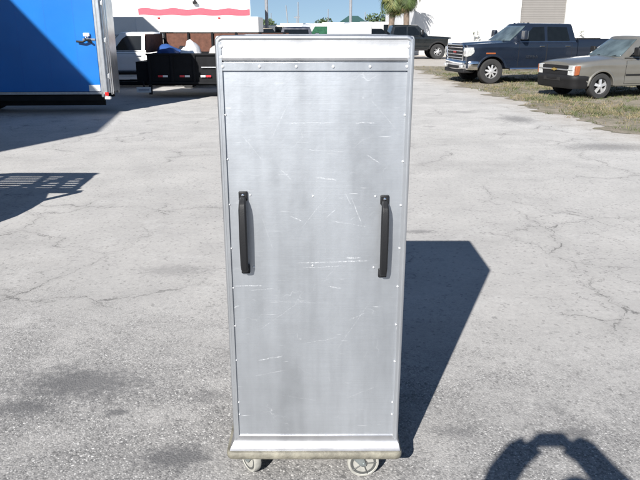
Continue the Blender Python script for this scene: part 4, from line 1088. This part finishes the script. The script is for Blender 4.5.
def palm(label, x, y, th, fl, seed, lean=0.0):
    root = empty('palm_tree', (x, y, 0)); tag(root, label, 'palm tree', 'palm trees'); rnd = random.Random(seed)
    pts = [(lean * (i / 8) ** 2, 0, th * i / 8) for i in range(9)]; rs = [.24 - .08 * (i / 8) + (.02 if i % 2 else 0) for i in range(9)]
    MB().tube(pts, rs, 12).build('trunk', M_bark, root)
    gd, gy_, gb = mat('palm_green', (.07, .105, .03), .6, var=.3, scale=2), mat('palm_yellow', (.17, .17, .05), .6, var=.3), mat('palm_dead', (.24, .17, .09), .8, var=.3)
    v = []; f = []; mi = []
    for i in range(78):
        a = rnd.uniform(0, 6.283); el = R(rnd.uniform(-70, 75)); L = fl * rnd.uniform(.75, 1.1); hd = Vector((math.cos(a), math.sin(a), 0)); pos = Vector((lean, 0, th)); e = el; tone = 2 if el < R(-45) and rnd.random() < .6 else (1 if rnd.random() < .35 else 0)
        seg = 10
        for k in range(seg):
            d = hd * math.cos(e) + Vector((0, 0, math.sin(e))); nxt = pos + d * L / seg; side = d.cross(Vector((0, 0, 1))); side = side.normalized() if side.length > .01 else Vector((1, 0, 0))
            t = k / seg; ll = fl * .42 * math.sin(math.pi * min(1, .15 + t * .85)) ** .7 * (.9 if t > .1 else .2)
            o = len(v); wdt = .02; v += [pos - side * wdt, pos + side * wdt, nxt + side * wdt, nxt - side * wdt]; f.append((o, o + 1, o + 2, o + 3)); mi.append(tone)
            for sgn in (-1, 1):
                for q in range(2):
                    p0 = pos + (nxt - pos) * (q / 2); tip = p0 + side * sgn * ll * rnd.uniform(.6, 1) + d * ll * .5 + Vector((0, 0, -ll * rnd.uniform(.35, .8))); w_ = d * .035
                    o = len(v); v += [p0 - w_, p0 + w_, tip]; f.append((o, o + 1, o + 2)); mi.append(tone)
            pos = nxt; e -= R(13)
    me = bpy.data.meshes.new('crown'); me.from_pydata([tuple(q) for q in v], [], f)
    for m in (gd, gy_, gb): me.materials.append(m)
    me.polygons.foreach_set('material_index', mi)
    o = bpy.data.objects.new('crown', me); COL.objects.link(o); o.parent = root
palm('left palm with drooping fronds and a brown trunk behind the black pickup', 4.95, 47.5, 4.25, 1.75, 3, .25)
palm('right palm standing against the corner of the white warehouse', 6.05, 47.2, 4.35, 1.6, 8, -.1)

def sapling(label, x, y, h, seed):
    root = empty('sapling', (x, y, 0)); tag(root, label, 'plant', 'saplings along the warehouse wall'); rnd = random.Random(seed)
    b = MB(); b.tube([(0, 0, 0), (.03, 0, h * .6), (0, 0, h)], [.03, .02, .008], 5)
    for i in range(5): a = rnd.uniform(0, 6.28); z = h * rnd.uniform(.5, .9); b.tube([(0, 0, z), (.25 * math.cos(a), .2 * math.sin(a), z + .22)], [.012, .005], 4)
    b.build('stem', mat('grey_stem', (.3, .29, .27), .8), root)
    leaf_crown('foliage', mat('grey_leaf', (.2, .21, .18), .7), root, [(0, 0, h * .85, .28, .2, .25), (.1, 0, h * .6, .25, .2, .2)], 46, .09, seed)
sapling('thin grey sapling at the wall above the blue pickup hood', 11.5, 49.4, 1.75, 4)
sapling('thin grey sapling at the wall above the blue pickup bed', 19.2, 49.4, 1.8, 6)

# ------------------------------------------------------------------ poles and far things
M_pole = mat('weathered_pole', (.22, .23, .25), .8, var=.15)
def pole(label, x, y, h, r, lean=0.0, arm=None):
    root = empty('utility_pole', (x, y, 0)); tag(root, label, 'utility pole', 'utility poles on the horizon')
    MB().tube([(0, 0, 0), (lean, 0, h)], [r, r * .75], 10).build('pole_shaft', M_pole, root)
    if arm:
        for z, l_ in arm:
            c = MB().box(-l_, l_, -.08, .08, z - .07, z + .07).build('crossarm', M_pole, root)
            b = MB(); [b.tube([(q * l_, 0, z + .07), (q * l_, 0, z + .25)], .05, 5) for q in (-.9, -.4, .4, .9)]; b.build('insulator', M_pole, c)
pole('thick grey pole rising out of the picture just right of the white building', -5.5, 70, 11, .19, 0, [(9.6, 1.2)])
pole('thick grey pole rising out of the picture above the green roofed house', 3.15, 70, 11, .16, 0, [(9.6, 1.2)])
pole('leaning thin pole left of the short crossarm pole', -5.1, 112, 5.7, .11, -.5)
pole('short thin pole with a low crossarm, middle of the far row', -4.1, 120, 4.2, .10, 0, [(3.9, .5)])
pole('tall thin upright pole right of the short crossarm pole', -3.6, 112, 6.2, .10)
pole('slender pole far off left, over the bushy tree', -9.0, 125, 4.8, .09)
pole('slender pole far off near the small dark tree', 1.5, 125, 5.5, .09)
pole('slender pole far off left of the palms', 8.3, 125, 5.0, .09)

def green_house():
    root = empty('small_house', (5.4, 112, 0)); tag(root, 'low far house with a dark green hipped roof', 'house')
    MB().box(-1.7, 2.0, 0, 5, 0, 2.75).build('wall', mat('house_wall', (.55, .53, .5), .8), root)
    b = MB(); b.add([(-2.6, -.6, 2.75), (2.8, -.6, 2.75), (2.8, 5.6, 2.75), (-2.6, 5.6, 2.75), (-.6, 2.5, 4.1), (1.0, 2.5, 4.1)], [(0, 1, 5, 4), (1, 2, 5), (2, 3, 4, 5), (3, 0, 4), (3, 2, 1, 0)])
    b.build('roof', mat('green_roof', (.03, .075, .07), .6), root)
    for x in (-1.0, .3): MB().box(x, x + .7, -.03, -.002, 1.2, 2.2).build('window', M_glass, root)
green_house()

def car(label, x, y, rz, col, name='parked_car', L=4.6, Wd=1.8, H=1.45, van=False, glass=None):
    root = empty(name, (x, y, 0), rz); tag(root, label, 'van' if van else 'car')
    paint = carpaint('paint_' + '_'.join(str(int(c * 100)) for c in col), col)
    if van:
        prof = [(-L / 2, .35), (-L / 2, H - .1), (-L / 2 + .15, H), (L / 2 - 1.5, H), (L / 2 - .75, 1.25), (L / 2 - .1, 1.05), (L / 2, .9), (L / 2, .35)]
        top = None
    else:
        prof = [(-L / 2, .35), (-L / 2, .85), (-L / 2 + .1, .95), (-L / 2 + .9, 1.0), (L / 2 - 1.3, .98), (L / 2 - .2, .82), (L / 2, .68), (L / 2, .35)]
    MB().prism(prof, -Wd / 2, Wd / 2, 'y').build('body', paint, root, bevel=.09, seg=3)
    if not van:
        b = MB(); b0 = [(L / 2 - 1.25, .97), (-L / 2 + .75, .99)]; t0 = [(L / 2 - 2.0, H), (-L / 2 + 1.5, H)]
        hw, ht = Wd / 2 - .08, Wd / 2 - .3
        b.add([(b0[0][0], -hw, b0[0][1]), (b0[0][0], hw, b0[0][1]), (b0[1][0], hw, b0[1][1]), (b0[1][0], -hw, b0[1][1]), (t0[0][0], -ht, H), (t0[0][0], ht, H), (t0[1][0], ht, H), (t0[1][0], -ht, H)],
              [(3, 2, 1, 0), (4, 5, 6, 7), (0, 1, 5, 4), (1, 2, 6, 5), (2, 3, 7, 6), (3, 0, 4, 7)])
        b.build('greenhouse', glass or M_glass, root, bevel=.05)
        MB().box(-L / 2 + 1.55, L / 2 - 2.05, -ht + .02, ht - .02, H - .02, H + .025).build('roof', paint, root, bevel=.02)
    else:
        b = MB(); b.add([(L / 2 - 1.47, -Wd / 2 + .12, H - .08), (L / 2 - 1.47, Wd / 2 - .12, H - .08), (L / 2 - .74, Wd / 2 - .12, 1.30), (L / 2 - .74, -Wd / 2 + .12, 1.30)], [(0, 1, 2, 3)])
        o = b.build('windshield', glass or M_glass, root); sd = o.modifiers.new('t', 'SOLIDIFY'); sd.thickness = .03; sd.offset = 1
        for sy in (-1, 1):
            MB().prism([(L / 2 - 1.55, H - .18), (L / 2 - 1.05, 1.2), (L / 2 - 2.3, 1.2), (L / 2 - 2.3, H - .18)], sy * (Wd / 2 - .02), sy * (Wd / 2 + .008), 'y').build('side_window', glass or M_glass, root)
    for s in (L / 2 - .85, -L / 2 + .85):
        for sy in (-1, 1): wheel(root, s, sy * (Wd / 2 + .01), .32, .2, sy, 5, 'star', .2)
    for sy in (-1, 1): MB().box(L / 2 - .05, L / 2 + .02, *sorted((sy * (Wd / 2 - .4), sy * (Wd / 2 - .12))), .62, .76).build('headlight', M_lamp, root, bevel=.02)
    for sy in (-1, 1): MB().box(-L / 2 - .02, -L / 2 + .05, *sorted((sy * (Wd / 2 - .3), sy * (Wd / 2 - .1))), .7, .88).build('tail_light', M_red, root, bevel=.01)
    return root
M_gg = mat('green_tinted_glass', (.03, .11, .06), .15, var=.3)
car('silver sedan with a pale windshield half hidden left of the black pickup', 3.2, 46, R(200), (.12, .13, .14), H=1.85, L=4.8)
car('white panel van with a green windshield beside the dark navy pickup', .35, 40.5, R(200), (.78, .78, .77), 'parked_van', 5.2, 2.0, 2.15, True, M_gg)
car('long white van far off, left of the palms', 6.3, 78, R(178), (.76, .76, .75), 'parked_van', 6.5, 2.1, 2.7, True)
car('white van far off with a beige side, behind the dark navy pickup', -5.3, 72, R(10), (.66, .62, .55), 'parked_van', 5.4, 2.0, 2.3, True)

car('beige sedan far off in the gap beside the thick utility pole', -4.9, 58, R(185), (.42, .36, .28), H=1.9)
car('maroon sedan far off, between the white vans', 1.6, 66, R(170), (.22, .06, .05), H=2.0)
car('dark grey hatchback far off in front of the long white van', 4.35, 62, R(15), (.05, .055, .06), H=2.05, L=4.2)
car('light blue sedan far off just left of the palm trunk', 5.6, 68, R(195), (.22, .30, .36), H=2.2)
car('white panel van far off with dark windows, nearest the palms', 4.4, 52, R(12), (.74, .74, .73), 'parked_van', 5.0, 2.0, 2.35, True)
def box_truck(label, x, y, L, H, rz=0.0, col=(.78, .78, .76)):
    root = empty('box_truck', (x, y, 0), rz); tag(root, label, 'truck', 'white trucks parked far off')
    c = mat('box_' + str(int(col[0] * 100)), col, .5, var=.05)
    MB().box(-L / 2, L / 2 - 1.8, -1.15, 1.15, .9, H).build('cargo_box', c, root, bevel=.03)
    MB().prism([(L / 2 - 1.75, .5), (L / 2 - 1.75, 2.05), (L / 2 - .9, 2.05), (L / 2 - .45, 1.35), (L / 2, 1.2), (L / 2, .5)], -1, 1, 'y').build('cab', M_white, root, bevel=.06)
    for sy in (-1, 1): MB().prism([(L / 2 - 1.6, 1.35), (L / 2 - 1.6, 1.9), (L / 2 - .95, 1.9), (L / 2 - .6, 1.35)], sy * .99, sy * 1.012, 'y').build('side_window', M_glass, root)
    b = MB(); b.add([(L / 2 - .86, -.9, 1.98), (L / 2 - .86, .9, 1.98), (L / 2 - .44, .9, 1.38), (L / 2 - .44, -.9, 1.38)], [(0, 1, 2, 3)]); o = b.build('windshield', M_glass, root); o.modifiers.new('t', 'SOLIDIFY').thickness = .03
    for s in (L / 2 - .9, -L / 2 + 1.2):
        for sy in (-1, 1): wheel(root, s, sy * 1.1, .42, .25, sy, 5, 'bar', .24)
    MB().box(-L / 2, L / 2 - .4, -.5, .5, .55, .88).build('chassis', M_under, root)
box_truck('white box truck far off behind the green windshield van', -.9, 80, 7.5, 2.55)
box_truck('white box truck far off in front of the green roofed house', 4.3, 92, 8, 2.8, 0, (.75, .74, .7))
box_truck('white box truck far off left, next to the striped building', -8.9, 88, 7, 2.4, R(180), (.72, .7, .66))
# far fence line closing the yard
def far_wall():
    root = empty('boundary_wall', (-12, 138, 0)); tag(root, 'long pale boundary wall closing the yard on the horizon', 'wall')
    MB().box(0, 30, 0, .3, 0, 2.3).build('wall_panel', mat('far_block', (.5, .48, .44), .9, var=.1, scale=.5), root)
    b = MB(); [b.box(i * 3 - .02, i * 3 + .25, -.05, -.002, 0, 2.45) for i in range(11)]; b.build('pier', mat('far_pier', (.42, .4, .37), .9), root)
far_wall()

# ------------------------------------------------------------------ the photographer, standing behind the lens; only the shadow shows
def photographer():
    me = bpy.data.meshes.new('person'); J = []; E = []; Rr = []
    def j(p, r, par=None):
        J.append(p); Rr.append(r); i = len(J) - 1
        if par is not None: E.append((par, i))
        return i
    y0 = -.30
    pel = j((.03, y0, .98), (.17, .12)); wa = j((.03, y0, 1.12), (.155, .11), pel); ch = j((.03, y0 + .01, 1.32), (.19, .125), wa); nb = j((.03, y0, 1.47), (.10, .08), ch); nk = j((.03, y0 + .01, 1.53), (.058, .058), nb)
    hd0 = j((.03, y0 + .02, 1.59), (.075, .085), nk); hd1 = j((.03, y0 + .02, 1.655), (.082, .098), hd0); hd2 = j((.03, y0 + .01, 1.70), (.06, .075), hd1)
    j((.03, y0 + .115, 1.625), (.014, .018), hd1)
    for s in (-1, 1):
        sh = j((.03 + s * .19, y0, 1.45), (.062, .062), nb); el = j((.03 + s * .40, y0 + .06, 1.42), (.045, .045), sh); 
        el2 = j((.03 + s * .37, y0 + .09, 1.46), (.044, .044), el)
        wr = j((.0 + s * .125, -.065, 1.735), (.040, .040), el2); pa = j((s * .078, -.045, 1.765), (.032, .022), wr)
        for q, (dz, dy, ln) in enumerate(((.030, .012, .9), (.012, .014, 1.0), (-.006, .014, .95), (-.024, .010, .75))):
            a = j((s * .070, -.034 + dy * .3, 1.772 + dz), (.0095, .0095), pa); b_ = j((s * .060, -.020 + dy * .3, 1.776 + dz), (.0085, .0085), a); j((s * .050, -.0215, 1.776 + dz), (.0075, .0075), b_)
        t0 = j((s * .062, -.066, 1.742), (.011, .011), pa); j((s * .042, -.068, 1.752), (.009, .009), t0)
        hp = j((.03 + s * .10, y0, .92), (.095, .095), pel); kn = j((.03 + s * .13, y0 + .02, .50), (.062, .062), hp); an = j((.03 + s * .14, y0 - .02, .10), (.042, .042), kn); he = j((.03 + s * .14, y0 + .0, .045), (.045, .04), an); j((.03 + s * .15, y0 + .17, .035), (.042, .03), he)
    me.from_pydata(J, E, []); o = bpy.data.objects.new('person', me); COL.objects.link(o)
    sk = o.modifiers.new('skin', 'SKIN'); sk.use_smooth_shade = True
    for i, r in enumerate(Rr): me.skin_vertices[0].data[i].radius = r
    me.skin_vertices[0].data[0].use_root = True
    ss = o.modifiers.new('sub', 'SUBSURF'); ss.levels = 1; ss.render_levels = 1
    me.materials.append(mat('plain_clothing_skin', (.35, .24, .19), .6))
    tag(o, 'person standing behind the lens with raised arms, whose shadow falls at lower right', 'person')
    hair = MB(); hair.sphere((.03, y0 - .01, 1.70), (.092, .108, .085), 14, 8); hair.build('hair', mat('brown_hair', (.05, .03, .02), .8), o)
    sh = MB(); sh.loft([[(.03 + a * math.cos(t), y0 + b_ * math.sin(t), z) for t in [k * math.pi / 8 for k in range(16)]] for (a, b_, z) in ((.195, .145, .92), (.18, .135, 1.1), (.215, .15, 1.3), (.22, .14, 1.43), (.12, .10, 1.50))]); sh.build('shirt', mat('blue_shirt', (.05, .08, .18), .85), o)
    for s in (-1, 1):
        MB().tube([(.03 + s * .10, y0, .95), (.03 + s * .13, y0 + .02, .52), (.03 + s * .14, y0 - .02, .10)], [.115, .088, .075], 12).build('trouser_leg', mat('dark_trousers', (.03, .03, .035), .85), o)
    for s in (-1, 1):
        MB().tube([(.03 + s * .16, y0, 1.42), (.03 + s * .27, y0 + .03, 1.41), (.03 + s * .345, y0 + .05, 1.425), (.03 + s * .375, y0 + .07, 1.455), (.03 + s * .355, y0 + .095, 1.50), (.03 + s * .30, y0 + .12, 1.56), (s * .21, -.10, 1.67), (s * .145, -.065, 1.745), (s * .105, -.060, 1.775)], [.085, .078, .072, .070, .068, .066, .064, .062, .052], 12).build('sleeve', mat('blue_shirt', (.05, .08, .18), .85), o)
    c = empty('compact_camera', (0, -.035, 1.79), 0); tag(c, 'small compact camera held up in both hands at eye height', 'camera')
    MB().box(-.06, .06, -.015, .008, -.034, .040).build('camera_body', M_black, c, bevel=.006)
    MB().lathe([(.022, 0), (.022, .012), (.018, .014), (.001, .013)], (0, .010, 0), 'y', 20).build('lens', M_black, c)
photographer()
